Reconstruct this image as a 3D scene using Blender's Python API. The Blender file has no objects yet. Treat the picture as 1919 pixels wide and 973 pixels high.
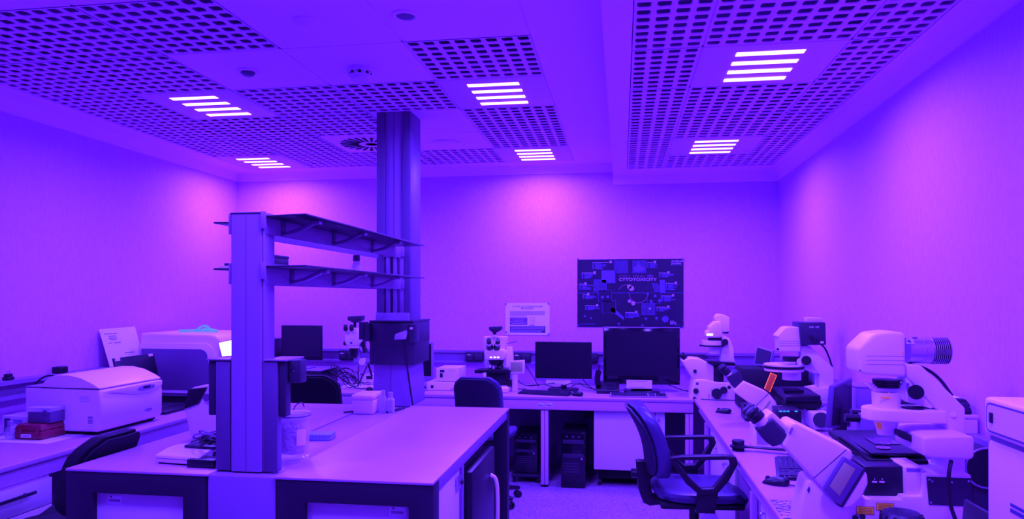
import bpy, bmesh, math, random
from mathutils import Vector, Matrix
random.seed(7)
sc = bpy.context.scene
COL = sc.collection

# ---------------------------------------------------------------- camera, world, exposure
F, VX, HY, CX, HC = 1350.0, 1165.0, 558.0, 959.5, 1.56      # focal length, vanishing point, horizon (px), eye height (m)
YAW = math.atan2(VX - CX, F); CYW, SYW = math.cos(YAW), math.sin(YAW)
cam = bpy.data.cameras.new('camera'); cam_o = bpy.data.objects.new('camera', cam); COL.objects.link(cam_o)
cam.sensor_width = 36.0; cam.lens = F / 1919 * 36.0; cam.shift_y = (HY - 486.5) / 1919; cam.clip_start = 0.05
cam_o.location = (0, 0, HC); cam_o.rotation_euler = (math.pi / 2, 0, YAW)
sc.camera = cam_o
w = bpy.data.worlds.new('world'); sc.world = w; w.use_nodes = True
w.node_tree.nodes['Background'].inputs[0].default_value = (0.02, 0.01, 0.05, 1)
w.node_tree.nodes['Background'].inputs[1].default_value = 0.3
sc.view_settings.view_transform = 'Standard'; sc.view_settings.look = 'None'; sc.view_settings.gamma = 1.0
sc.view_settings.use_curve_mapping = False
sc.view_settings.exposure = 0.0
LAMP_COLOR = (0.118, 0.040, 1.0, 1); LAMP_POWER = 40.0; LAMP_WATT = 84.0      # the violet LED tubes of the ceiling panels
try:
    sc.cycles.use_denoising = True; sc.cycles.denoiser = 'OPENIMAGEDENOISE'
    sc.cycles.max_bounces = 12; sc.cycles.diffuse_bounces = 8; sc.cycles.glossy_bounces = 5
    sc.cycles.transmission_bounces = 10; sc.cycles.transparent_max_bounces = 12
    sc.cycles.sample_clamp_indirect = 40.0; sc.cycles.caustics_refractive = False; sc.cycles.caustics_reflective = False
except Exception: pass

def ray(u, v):
    x = (u - CX) / F
    return (x * CYW - SYW, x * SYW + CYW, (HY - v) / F)
def at_y(u, v, Y): r = ray(u, v); t = Y / r[1]; return Vector((r[0] * t, Y, HC + r[2] * t))
def at_z(u, v, Z): r = ray(u, v); t = (Z - HC) / r[2]; return Vector((r[0] * t, r[1] * t, Z))
def at_x(u, v, X): r = ray(u, v); t = X / r[0]; return Vector((X, r[1] * t, HC + r[2] * t))

# ---------------------------------------------------------------- materials
MATS = {}
def mat(name, col, rough=0.5, metal=0.0, noise=0.0, nscale=30.0, bump=0.0, bscale=200.0, emit=None, estr=0.0, trans=0.0, alpha=1.0, ior=1.45, stretch=(1, 1, 1), coat=0.0, spec=0.5):
    m = bpy.data.materials.new(name); m.use_nodes = True; nt = m.node_tree; b = nt.nodes['Principled BSDF']
    b.inputs['Base Color'].default_value = (*col, 1); b.inputs['Roughness'].default_value = rough
    b.inputs['Metallic'].default_value = metal; b.inputs['IOR'].default_value = ior
    b.inputs['Specular IOR Level'].default_value = spec
    if coat: b.inputs['Coat Weight'].default_value = coat; b.inputs['Coat Roughness'].default_value = 0.05
    if trans: b.inputs['Transmission Weight'].default_value = trans
    if alpha < 1: b.inputs['Alpha'].default_value = alpha
    if emit: b.inputs['Emission Color'].default_value = (*emit, 1); b.inputs['Emission Strength'].default_value = estr
    tc = nt.nodes.new('ShaderNodeTexCoord'); mp = nt.nodes.new('ShaderNodeMapping'); mp.inputs['Scale'].default_value = stretch
    nt.links.new(tc.outputs['Object'], mp.inputs['Vector'])
    n = nt.nodes.new('ShaderNodeTexNoise'); n.inputs['Scale'].default_value = nscale; n.inputs['Detail'].default_value = 4
    nt.links.new(mp.outputs['Vector'], n.inputs['Vector'])
    mx = nt.nodes.new('ShaderNodeMixRGB'); k = max(noise, 0.02)
    mx.inputs[1].default_value = (*[max(0, c * (1 - k)) for c in col], 1); mx.inputs[2].default_value = (*[min(1, c * (1 + k)) for c in col], 1)
    nt.links.new(n.outputs['Fac'], mx.inputs[0]); nt.links.new(mx.outputs[0], b.inputs['Base Color'])
    if bump:
        n2 = nt.nodes.new('ShaderNodeTexNoise'); n2.inputs['Scale'].default_value = bscale; nt.links.new(mp.outputs['Vector'], n2.inputs['Vector'])
        bp = nt.nodes.new('ShaderNodeBump'); bp.inputs['Strength'].default_value = bump; bp.inputs['Distance'].default_value = 0.002
        nt.links.new(n2.outputs['Fac'], bp.inputs['Height']); nt.links.new(bp.outputs[0], b.inputs['Normal'])
    MATS[name] = m; return m
mat('wall', (.64, .28, .68), .75, noise=.15, nscale=60, bump=.5, bscale=120, stretch=(1, 1, .35))
mat('ceiling_paint', (.85, .46, .88), .8, noise=.02)
mat('tile_white', (.85, .44, .88), .75, noise=.02)
mat('tile_grid', (.74, .32, .80), .7, noise=.03)
mat('plenum', (.16, .08, .22), .9)
mat('lamp_panel', (.70, .38, .72), .6)
mat('worktop', (.49, .25, .53), .38, noise=.06, nscale=9)
mat('service_top', (.40, .20, .48), .35, noise=.04, nscale=9)
mat('cream_laminate', (.66, .34, .68), .5, noise=.02)
mat('panel_white', (.72, .62, .72), .5, noise=.02)
mat('frame_dark', (.026, .014, .036), .5, noise=.06, nscale=300, spec=.3)
mat('metal_lilac', (.27, .14, .34), .4, noise=.02)
mat('metal_mid', (.12, .062, .17), .45, noise=.02)
mat('metal_dark', (.026, .016, .042), .5, noise=.03)
mat('shelf_dark', (.018, .012, .035), .3)
mat('white_plastic', (.88, .72, .88), .38, noise=.015)
mat('white_paint', (.80, .58, .82), .4, noise=.015)
mat('grey_plastic', (.30, .18, .38), .45, noise=.02)
mat('slate_plastic', (.030, .020, .046), .45, noise=.02)
mat('black_plastic', (.008, .005, .013), .4, noise=.05)
mat('black_matt', (.005, .003, .008), .8, noise=.05)
mat('black_gloss', (.006, .004, .010), .1)
mat('screen_off', (.007, .005, .013), .35)
mat('paper', (.78, .72, .80), .7, noise=.01)
mat('paper_pink', (.80, .58, .76), .7, noise=.01)
mat('ink', (.06, .04, .16), .7)
mat('ink_soft', (.30, .22, .55), .7)
mat('steel', (.55, .42, .60), .3, metal=.9)
mat('chrome', (.75, .65, .8), .12, metal=1.0)
mat('fabric_chair', (.020, .012, .040), .55, noise=.15, nscale=120, bump=.3)
mat('fabric_black', (.007, .004, .014), .8, noise=.2, nscale=200, bump=.4, bscale=400)
mat('vinyl_blue', (.055, .03, .12), .36, noise=.06)
mat('red_plastic', (.24, .018, .045), .4, noise=.03)
def thin(name, tint, gloss, rough):      # thin-walled clear material: lets light straight through, reflects a little
    m = bpy.data.materials.new(name); m.use_nodes = True; nt = m.node_tree; nt.nodes.clear()
    tr = nt.nodes.new('ShaderNodeBsdfTransparent'); tr.inputs[0].default_value = (*tint, 1)
    gl = nt.nodes.new('ShaderNodeBsdfPrincipled'); gl.inputs['Base Color'].default_value = (.8, .7, .85, 1); gl.inputs['Roughness'].default_value = rough
    lw = nt.nodes.new('ShaderNodeLayerWeight'); lw.inputs[0].default_value = .35
    ma = nt.nodes.new('ShaderNodeMath'); ma.operation = 'MULTIPLY_ADD'; ma.inputs[1].default_value = .6; ma.inputs[2].default_value = gloss; ma.use_clamp = True
    mx = nt.nodes.new('ShaderNodeMixShader'); out = nt.nodes.new('ShaderNodeOutputMaterial')
    nt.links.new(lw.outputs['Facing'], ma.inputs[0]); nt.links.new(ma.outputs[0], mx.inputs[0]); nt.links.new(tr.outputs[0], mx.inputs[1]); nt.links.new(gl.outputs[0], mx.inputs[2]); nt.links.new(mx.outputs[0], out.inputs[0])
    MATS[name] = m
thin('glass', (.94, .92, .96), .06, .05); thin('clear_plastic', (.85, .82, .9), .22, .15)
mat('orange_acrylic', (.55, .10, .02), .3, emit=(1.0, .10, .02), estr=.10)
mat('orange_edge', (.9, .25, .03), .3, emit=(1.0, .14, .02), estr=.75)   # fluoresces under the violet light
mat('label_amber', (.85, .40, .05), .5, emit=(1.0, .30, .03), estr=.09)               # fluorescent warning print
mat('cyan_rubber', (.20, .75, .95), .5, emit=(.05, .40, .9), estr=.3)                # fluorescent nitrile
mat('sponge_blue', (.22, .24, .60), .8, noise=.1)
mat('beads', (.92, .78, .84), .5, noise=.10, nscale=140, bump=.6, bscale=200)
mat('screen_lit', (.9, .9, .9), .4, emit=(.9, .8, 1.0), estr=3.0)
mat('led_cyan', (.1, .8, .8), .4, emit=(.0, .7, .65), estr=.5)
mat('led_white', (.9, .9, .9), .4, emit=(.8, .75, 1.0), estr=2.5)
mat('led_orange', (.9, .4, .1), .4, emit=(1, .35, .05), estr=2.0)
mat('touch_screen', (.36, .42, .16), .3)
mat('lamp', (1, 1, 1), .5)
nt = MATS['lamp'].node_tree; nt.nodes.clear()
e = nt.nodes.new('ShaderNodeEmission'); e.inputs[0].default_value = LAMP_COLOR; e.inputs[1].default_value = LAMP_POWER
o = nt.nodes.new('ShaderNodeOutputMaterial'); nt.links.new(e.outputs[0], o.inputs[0])
# speckled vinyl floor
m = mat('floor', (.36, .20, .42), .45, noise=.05); nt = m.node_tree; b = nt.nodes['Principled BSDF']
tc = nt.nodes.new('ShaderNodeTexCoord'); v = nt.nodes.new('ShaderNodeTexVoronoi'); v.inputs['Scale'].default_value = 130
nt.links.new(tc.outputs['Object'], v.inputs['Vector'])
cr = nt.nodes.new('ShaderNodeValToRGB'); cr.color_ramp.interpolation = 'CONSTANT'
cr.color_ramp.elements[0].color = (.14, .07, .20, 1); cr.color_ramp.elements[1].position = .13; cr.color_ramp.elements[1].color = (.36, .20, .42, 1)
el = cr.color_ramp.elements.new(.82); el.color = (.45, .27, .50, 1)
sp = nt.nodes.new('ShaderNodeSeparateColor'); nt.links.new(v.outputs['Color'], sp.inputs[0]); nt.links.new(sp.outputs[0], cr.inputs[0])
nt.links.new(cr.outputs[0], b.inputs['Base Color'])

# ---------------------------------------------------------------- mesh helpers
class MB:
    def __init__(s): s.v = []; s.f = []
    def add(s, vs, fs):
        n = len(s.v); s.v += [Vector(p) for p in vs]; s.f += [tuple(i + n for i in f) for f in fs]; return s
    def box(s, x0, x1, y0, y1, z0, z1):
        return s.add([(x0, y0, z0), (x1, y0, z0), (x1, y1, z0), (x0, y1, z0), (x0, y0, z1), (x1, y0, z1), (x1, y1, z1), (x0, y1, z1)],
                     [(0, 3, 2, 1), (4, 5, 6, 7), (0, 1, 5, 4), (1, 2, 6, 5), (2, 3, 7, 6), (3, 0, 4, 7)])
    def hexa(s, lo, hi):          # two matching loops of points joined by side faces
        n = len(lo)
        return s.add(list(lo) + list(hi), [tuple(range(n))[::-1], tuple(range(n, 2 * n))] + [(i, (i + 1) % n, n + (i + 1) % n, n + i) for i in range(n)])
    def prism(s, poly, axis, a, b):   # 2D polygon extruded along an axis between a and b
        f = {'x': lambda p, t: (t, p[0], p[1]), 'y': lambda p, t: (p[0], t, p[1]), 'z': lambda p, t: (p[0], p[1], t)}[axis]
        return s.hexa([f(p, a) for p in poly], [f(p, b) for p in poly])
    def cyl(s, p0, p1, r0, r1=None, n=16, caps=True):
        p0, p1 = Vector(p0), Vector(p1); r1 = r0 if r1 is None else r1
        d = (p1 - p0).normalized(); a = d.orthogonal().normalized(); c = d.cross(a)
        L = []
        for p, r in ((p0, r0), (p1, r1)):
            L.append([p + (a * math.cos(2 * math.pi * i / n) + c * math.sin(2 * math.pi * i / n)) * r for i in range(n)])
        fs = [(i, (i + 1) % n, n + (i + 1) % n, n + i) for i in range(n)]
        if caps: fs += [tuple(range(n))[::-1], tuple(range(n, 2 * n))]
        return s.add(L[0] + L[1], fs)
    def lathe(s, prof, c=(0, 0, 0), d=(0, 0, 1), n=24):   # profile of (radius, height) around an axis
        c, d = Vector(c), Vector(d).normalized(); a = d.orthogonal().normalized(); e = d.cross(a); vs = []; fs = []
        for r, h in prof:
            vs += [c + d * h + (a * math.cos(2 * math.pi * i / n) + e * math.sin(2 * math.pi * i / n)) * max(r, 1e-4) for i in range(n)]
        for k in range(len(prof) - 1):
            fs += [(k * n + i, k * n + (i + 1) % n, (k + 1) * n + (i + 1) % n, (k + 1) * n + i) for i in range(n)]
        fs += [tuple(range(n))[::-1], tuple(range((len(prof) - 1) * n, len(prof) * n))]
        return s.add(vs, fs)
    def tube(s, pts, r, n=6, smooth=3):
        P = [Vector(p) for p in pts]
        for _ in range(smooth):
            if len(P) < 3: break
            Q = [P[0]]
            for a, b2 in zip(P[:-1], P[1:]): Q += [a * .75 + b2 * .25, a * .25 + b2 * .75]
            P = Q + [P[-1]]
            if len(P) > 60: break
        base = len(s.v); up = None; vs = []
        for i, p in enumerate(P):
            d = (P[min(i + 1, len(P) - 1)] - P[max(i - 1, 0)])
            d = d.normalized() if d.length > 1e-9 else Vector((0, 0, 1))
            if up is None: up = d.orthogonal().normalized()
            up = (up - d * up.dot(d)); up = up.normalized() if up.length > 1e-6 else d.orthogonal().normalized()
            c = d.cross(up)
            vs += [p + (up * math.cos(2 * math.pi * k / n) + c * math.sin(2 * math.pi * k / n)) * r for k in range(n)]
        fs = [(j * n + k, j * n + (k + 1) % n, (j + 1) * n + (k + 1) % n, (j + 1) * n + k) for j in range(len(P) - 1) for k in range(n)]
        fs += [tuple(range(n))[::-1], tuple(range((len(P) - 1) * n, len(P) * n))]
        return s.add(vs, fs)
    def ell(s, c, rx, ry, rz, n=16, m2=10):
        c = Vector(c); vs = []; fs = []
        for j in range(m2 + 1):
            t = math.pi * j / m2; q = max(math.sin(t), 1e-3)
            vs += [c + Vector((rx * q * math.cos(2 * math.pi * i / n), ry * q * math.sin(2 * math.pi * i / n), rz * math.cos(t))) for i in range(n)]
        for j in range(m2): fs += [(j * n + i, (j + 1) * n + i, (j + 1) * n + (i + 1) % n, j * n + (i + 1) % n) for i in range(n)]
        return s.add(vs, fs)
    def mesh(s, name, material, bevel=0.0, seg=2, smooth=True):
        me = bpy.data.meshes.new(name); bm = bmesh.new(); vv = [bm.verts.new(p) for p in s.v]
        for f in s.f:
            try: bm.faces.new([vv[i] for i in f])
            except ValueError: pass
        bmesh.ops.recalc_face_normals(bm, faces=bm.faces)
        if bevel:
            es = [e for e in bm.edges if len(e.link_faces) == 2 and e.calc_face_angle(0) > 0.6]
            bmesh.ops.bevel(bm, geom=es, offset=bevel, segments=seg, profile=.5, affect='EDGES', clamp_overlap=True)
        if smooth:
            for f in bm.faces: f.smooth = True
            for e in bm.edges:
                if len(e.link_faces) != 2 or e.calc_face_angle(0) > 0.62: e.smooth = False
        bm.to_mesh(me); bm.free(); me.materials.append(MATS[material]); return me
    def build(s, name, material, parent=None, bevel=0.0, seg=2, smooth=True, world=False, loc=None, label=None):
        if world and parent is not None:
            off = WORLD[parent.name].inverted(); s.v = [off @ p for p in s.v]
        if loc is not None and parent is None:
            s.v = [p - Vector(loc) for p in s.v]
        ob = bpy.data.objects.new(name, s.mesh(name, material, bevel, seg, smooth)); COL.objects.link(ob)
        if loc is not None: ob.location = loc
        if parent is not None:
            ob.parent = parent; WORLD[ob.name] = WORLD[parent.name] @ Matrix.Translation(loc or (0, 0, 0))
        else: WORLD[ob.name] = Matrix.Translation(loc or (0, 0, 0))
        if label: ob['label'] = label
        return ob
WORLD = {}
def tag(ob, label, cat, group=None):
    ob['label'] = label; ob['category'] = cat
    if group: ob['group'] = group
    return ob
def thing(name, label, cat, loc=(0, 0, 0), rz=0.0, group=None):
    ob = bpy.data.objects.new(name, None); COL.objects.link(ob); ob.location = loc; ob.rotation_euler = (0, 0, rz); ob.empty_display_size = .1
    WORLD[ob.name] = Matrix.Translation(loc) @ Matrix.Rotation(rz, 4, 'Z')
    return tag(ob, label, cat, group)
def struct(ob): ob['kind'] = 'structure'; return ob
def bx(name, material, parent, x0, x1, y0, y1, z0, z1, bevel=.002, world=False, seg=2, label=None):
    return MB().box(x0, x1, y0, y1, z0, z1).build(name, material, parent, bevel, seg, world=world, label=label)
def dup(ob, parent=None):
    c = ob.copy(); COL.objects.link(c); c.parent = parent
    for ch in list(ob.children): dup(ch, c)
    return c
def text(name, body, size, material, parent, loc, rot, align='LEFT', ext=0.0004, bold=0.0):
    cu = bpy.data.curves.new(name, 'FONT'); cu.body = body; cu.size = size; cu.align_x = align; cu.align_y = 'CENTER'; cu.extrude = ext; cu.resolution_u = 2; cu.offset = bold
    t = bpy.data.objects.new('t', cu); COL.objects.link(t)
    dg = bpy.context.evaluated_depsgraph_get(); me = bpy.data.meshes.new_from_object(t.evaluated_get(dg))
    bpy.data.objects.remove(t); me.materials.clear(); me.materials.append(MATS[material])
    ob = bpy.data.objects.new(name, me); COL.objects.link(ob); ob.parent = parent; ob.location = loc; ob.rotation_euler = rot
    return ob
def rrect(x0, x1, y0, y1, r, n=4):
    P = []
    for cx, cy, a0 in ((x1 - r, y1 - r, 0), (x0 + r, y1 - r, 90), (x0 + r, y0 + r, 180), (x1 - r, y0 + r, 270)):
        P += [(cx + r * math.cos(math.radians(a0 + 90 * i / n)), cy + r * math.sin(math.radians(a0 + 90 * i / n))) for i in range(n + 1)]
    return P
def cable(name, pts, r, label=None, cat='cable', group=None, material='black_plastic', parent=None):
    if parent is not None: return MB().tube(pts, r).build(name, material, parent, world=True)
    ob = MB().tube(pts, r).build(name, material, loc=tuple(pts[0]))
    return tag(ob, label, cat, group)
# ---------------------------------------------------------------- the room shell
XL, XR, YB, YF, ZL, ZR, XS = -3.81, 1.385, 6.72, -2.2, 2.793, 2.676, -.078
G = .6256; BX, BY = -1.047, 3.985; AX, AY = .356, 3.303
ZT = 3.15
struct(bx('floor', 'floor', None, XL - .1, XR + .1, YF - .1, YB + .1, -.05, 0, bevel=0))
struct(bx('wall_back', 'wall', None, XL - .1, XR + .1, YB, YB + .1, 0, ZT, bevel=0))
struct(bx('wall_left', 'wall', None, XL - .1, XL, YF, YB, 0, ZT, bevel=0))
struct(bx('wall_right', 'wall', None, XR, XR + .1, YF, YB, 0, ZT, bevel=0))
struct(bx('wall_front', 'wall', None, XL - .1, XR + .1, YF - .1, YF, 0, ZT, bevel=0))
# ceiling plaster: borders around the two tile fields, the step between the two levels, the slab above the tiles
gx0, gx1, gy0, gy1 = BX - 4 * G, BX + G, BY - 9 * G, BY + 4 * G
rx0, rx1, ry0, ry1 = AX - 4 * G / 8, 1.26, AY - 8 * G, AY + 4 * G + 7 * G / 8 - .01
cb = MB()
cb.box(XL, gx0, YF, YB, ZL, ZL + .03).box(gx1, XS, YF, YB, ZL, ZL + .03).box(gx0, gx1, gy1, YB, ZL, ZL + .03).box(gx0, gx1, YF, gy0, ZL, ZL + .03)
cb.box(XS, rx0, YF, YB, ZR, ZL + .03).box(rx1, XR, YF, YB, ZR, ZR + .03).box(rx0, rx1, ry1, YB, ZR, ZR + .03).box(rx0, rx1, YF, ry0, ZR, ZR + .03)
ceiling = struct(cb.build('ceiling', 'ceiling_paint', bevel=0))
MB().box(XL - .1, XR + .1, YF - .1, YB + .1, ZT, ZT + .05).build('ceiling_slab', 'plenum', ceiling)
def coving(n, pts):
    b = MB(); b.hexa(*pts); return struct(b.build('trim_%d' % n, 'ceiling_paint'))
def cove_y(n, x, s, z, y0, y1):      # quarter-round along a side wall
    prof = [(x, z), (x + s * .075, z)] + [(x + s * (.075 - .06 * math.sin(a)), z - .075 * (1 - math.cos(a)) ) for a in (.5, 1.0, 1.57)] + [(x, z - .075)]
    return struct(MB().prism(prof, 'y', y0, y1).build('trim_%d' % n, 'ceiling_paint'))
def cove_x(n, y, z, x0, x1):
    prof = [(y, z), (y - .075, z)] + [(y - (.075 - .06 * math.sin(a)), z - .075 * (1 - math.cos(a))) for a in (.5, 1.0, 1.57)] + [(y, z - .075)]
    return struct(MB().prism(prof, 'x', x0, x1).build('trim_%d' % n, 'ceiling_paint'))
cove_y(1, XL, 1, ZL, YF, YB); cove_y(2, XR, -1, ZR, YF, YB); cove_x(3, YB, ZL, XL, XS); cove_x(4, YB, ZR, XS, XR)
# open-cell ceiling tiles: every opening is a real chamfered hole with side walls
def cell_mesh(nx, ny, sx, sy):
    b = MB(); cx_, cy_ = sx / nx, sy / ny
    for i in range(nx):
        for j in range(ny):
            ox, oy = (i + .5) * cx_, (j + .5) * cy_; hx, hy = cx_ / 2, cy_ / 2
            def ring(ax, ay, c, z): return [(ox + a, oy + d, z) for a, d in ((ax, -ay + c), (ax, ay - c), (ax - c, ay), (-ax + c, ay), (-ax, ay - c), (-ax, -ay + c), (-ax + c, -ay), (ax - c, -ay))]
            a1, b1, c1 = cx_ * .40, cy_ * .375, .010
            r1 = ring(a1, b1, c1, 0); r2 = ring(cx_ * .345, cy_ * .325, .008, .003); r3 = ring(cx_ * .345, cy_ * .325, .008, .0055)
            out = [(ox + hx, oy - b1 + c1, 0), (ox + hx, oy + b1 - c1, 0), (ox + a1 - c1, oy + hy, 0), (ox - a1 + c1, oy + hy, 0), (ox - hx, oy + b1 - c1, 0), (ox - hx, oy - b1 + c1, 0), (ox - a1 + c1, oy - hy, 0), (ox + a1 - c1, oy - hy, 0)]
            cor = [(ox + hx, oy + hy, 0), (ox - hx, oy + hy, 0), (ox - hx, oy - hy, 0), (ox + hx, oy - hy, 0)]
            fs = []
            for k in range(8):
                n_ = (k + 1) % 8
                fs += [(k, n_, 8 + n_, 8 + k), (8 + k, 8 + n_, 16 + n_, 16 + k)]
                if k % 2 == 0: fs.append((24 + k, 24 + n_, n_, k))
                else: fs.append((24 + k, 32 + (k // 2), 24 + n_, n_, k))
            b.add(r1 + r2 + r3 + out + cor, fs)
    return b.mesh('ceiling_tile', 'tile_grid', smooth=False)
GAP = .004
full = cell_mesh(8, 8, G - 2 * GAP, G - 2 * GAP)
halfL = cell_mesh(4, 8, G / 2 - 2 * GAP, G - 2 * GAP); halfR = cell_mesh(4, 8, rx1 - AX - G - 2 * GAP, G - 2 * GAP)
endm = cell_mesh(8, 7, G - 2 * GAP, ry1 - AY - 4 * G - 2 * GAP); endL = cell_mesh(4, 7, G / 2 - 2 * GAP, ry1 - AY - 4 * G - 2 * GAP); endR = cell_mesh(4, 7, rx1 - AX - G - 2 * GAP, ry1 - AY - 4 * G - 2 * GAP)
plain = MB().box(0, G - 2 * GAP, 0, G - 2 * GAP, 0, .02).mesh('ceiling_tile', 'tile_white', .002, 1)
def tile(me, x, y, z):
    ob = bpy.data.objects.new('ceiling_tile', me); COL.objects.link(ob); ob.parent = ceiling; ob.location = (x + GAP, y + GAP, z + .001); return ob
LIGHT_L = {(0, 0), (0, 3), (-3, 0), (-4, 3), (0, -3), (-2, -4)}
PLAIN_L = {(0, -2), (-1, -2), (-1, -1), (-2, -1), (-1, 1), (-1, 2)}
lamps = []
for c in range(-4, 1):
    for r in range(-9, 4):
        x, y = BX + c * G, BY + r * G
        if (c, r) in LIGHT_L: lamps.append((x, y, ZL))
        elif (c, r) == (-2, 2): diff_pos = (x, y)
        elif (c, r) in PLAIN_L or r < -2: tile(plain, x, y, ZL)
        else: tile(full, x, y, ZL)
for r in range(-8, 4):
    y = AY + r * G
    if r in (0, 3, -3): lamps.append((AX, y, ZR))
    else: tile(full if r > -3 else plain, AX, y, ZR)
    tile(halfL, rx0, y, ZR); tile(halfR, AX + G, y, ZR)
tile(endm, AX, AY + 4 * G, ZR); tile(endL, rx0, AY + 4 * G, ZR); tile(endR, AX + G, AY + 4 * G, ZR)
for c in range(-4, 2):      # T-bars between the tiles
    bx('grid_bar', 'tile_white', ceiling, BX + c * G - .011, BX + c * G + .011, gy0, gy1, ZL + .0055, ZL + .012, 0)
for r in range(-4, 5):
    bx('grid_bar', 'tile_white', ceiling, gx0, gx1, BY + r * G - .011, BY + r * G + .011, ZL + .0055, ZL + .012, 0)
for x in (AX, AX + G): bx('grid_bar', 'tile_white', ceiling, x - .011, x + .011, ry0, ry1, ZR + .0055, ZR + .012, 0)
for r in range(-1, 5): bx('grid_bar', 'tile_white', ceiling, rx0, rx1, AY + r * G - .011, AY + r * G + .011, ZR + .0055, ZR + .012, 0)

# ---------------------------------------------------------------- ceiling lamps
PLACE = {(0, 0): 'nearer of the two violet ceiling lamps in the column next to the plaster step', (0, 3): 'farther of the two violet ceiling lamps in the column next to the plaster step',
         (-3, 0): 'violet four-strip ceiling lamp amid open-cell tiles, left of the tall column', (-4, 3): 'violet four-strip ceiling lamp in the far left corner of the ceiling'}
def lamp(x, y, z, label):
    t = thing('ceiling_lamp', label, 'ceiling lamp', (x + G / 2, y + G / 2, z), 0, 'square four-strip ceiling lamps')
    h = G / 2 - GAP
    bx('panel', 'lamp_panel', t, -h, h, -h, h, 0, .025, .002)
    for f in (.182, .398, .613, .828):
        yy = -h + f * 2 * h
        MB().box(-.150, .150, yy - .0225, yy + .0225, -.003, .002).build('light_strip', 'lamp', t)
    ld = bpy.data.lights.new('lamp_glow', 'AREA'); ld.shape = 'RECTANGLE'; ld.size = .30; ld.size_y = .44; ld.energy = LAMP_WATT; ld.spread = math.radians(164); ld.color = LAMP_COLOR[:3]
    lo_ = bpy.data.objects.new('lamp_glow', ld); COL.objects.link(lo_); lo_.parent = t; lo_.location = (0, 0, -.006)      # the light the four strips give off
for c, r in sorted(LIGHT_L): lamp(BX + c * G, BY + r * G, ZL, PLACE.get((c, r), 'violet ceiling lamp out of frame, %s row behind the viewer, %s' % ('first' if r == -3 else 'second', 'beside the plaster step' if c == 0 else 'in the left field')))
lamp(AX, AY, ZR, 'large bright violet ceiling lamp in the lower right ceiling field, nearest the viewer')
lamp(AX, AY + 3 * G, ZR, 'violet ceiling lamp in the lower right ceiling field, farther from the viewer')
lamp(AX, AY - 3 * G, ZR, 'violet ceiling lamp out of frame in the right field, first row behind the viewer')
# swirl air diffuser in its own square tile
t = thing('air_diffuser', 'square ceiling air diffuser with a ring of radial dark slots left of the column', 'air vent', (diff_pos[0] + G / 2, diff_pos[1] + G / 2, ZL))
h = G / 2 - GAP
bx('panel', 'tile_white', t, -h, h, -h, h, .002, .02, .002)
MB().lathe([(.262, -.002), (.262, .003), (.05, .003), (.05, -.002)], n=40).build('face_plate', 'tile_white', t)
for k in range(24):
    a = 2 * math.pi * k / 24 + .08; d = Vector((math.cos(a), math.sin(a), 0)); n_ = Vector((-d.y, d.x, 0))
    q = [d * .10 - n_ * .007, d * .245 - n_ * .014, d * .245 + n_ * .014, d * .10 + n_ * .007]
    MB().hexa([p + Vector((0, 0, -.006)) for p in q], [p + Vector((0, 0, .0)) for p in q]).build('slot', 'black_matt', t)
def disc(name, label, cat, u, v, prof, material, dark=None, zc=ZL):
    p = at_z(u, v, zc); t = thing(name, label, cat, p)
    MB().lathe(prof, d=(0, 0, -1)).build('ring', material, t)
    if dark: MB().lathe(dark, d=(0, 0, -1)).build('lens', 'metal_mid', t)
    return t
spot = [(.060, -.001), (.060, .006), (.052, .010), (.044, .010), (.040, .004), (.0, .004)]
disc('recessed_downlight', 'small round recessed downlight in the plain tile nearest the viewer', 'downlight', 760, 28, spot, 'tile_white', [(.039, .003), (.039, .007), (.02, .010), (0, .010)])
disc('recessed_downlight', 'small round recessed downlight in the plain tile left of the smoke detector', 'downlight', 465, 133, spot, 'tile_white', [(.034, .003), (.034, .02), (.02, .03), (0, .03)])
disc('ceiling_sensor', 'pale flat domed sensor on a plain ceiling tile above the smoke detector', 'sensor', 575, 40, [(.062, -.001), (.062, .004), (.045, .010), (.02, .022), (0, .024)], 'tile_white')
disc('ceiling_speaker', 'flat round ceiling disc on the plain tile right of the column', 'speaker', 835, 267, [(.11, -.001), (.11, .012), (.10, .016), (.02, .012), (0, .012)], 'tile_white')
p = at_z(675, 128, ZL); t = thing('smoke_detector', 'white domed smoke detector with a small box beside it on a plain tile', 'smoke detector', p)
MB().lathe([(.066, -.001), (.066, .022), (.056, .024), (.056, .038), (.060, .040), (.046, .066), (0, .072)], d=(0, 0, -1)).build('body', 'lamp_panel', t)
for k in range(8):
    a = k * math.pi / 4 + .3; d = Vector((math.cos(a), math.sin(a), 0))
    MB().cyl(d * .045 + Vector((0, 0, -.031)), d * .0585 + Vector((0, 0, -.031)), .009, n=8).build('vent_slot', 'black_matt', t)
bx('indicator_box', 'lamp_panel', t, -.085, -.02, .06, .11, -.022, 0); bx('indicator_slot', 'black_matt', t, -.08, -.025, .058, .0605, -.020, -.010, 0)
t = thing('cable_probe', 'thin dark probe hanging from the open-cell tiles right of the column', 'probe', at_z(808, 297, ZL))
MB().tube([(-.02, -.03, -.001), (0, 0, -.012), (.03, .05, -.05)], .004).build('rod', 'metal_mid', t)

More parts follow.
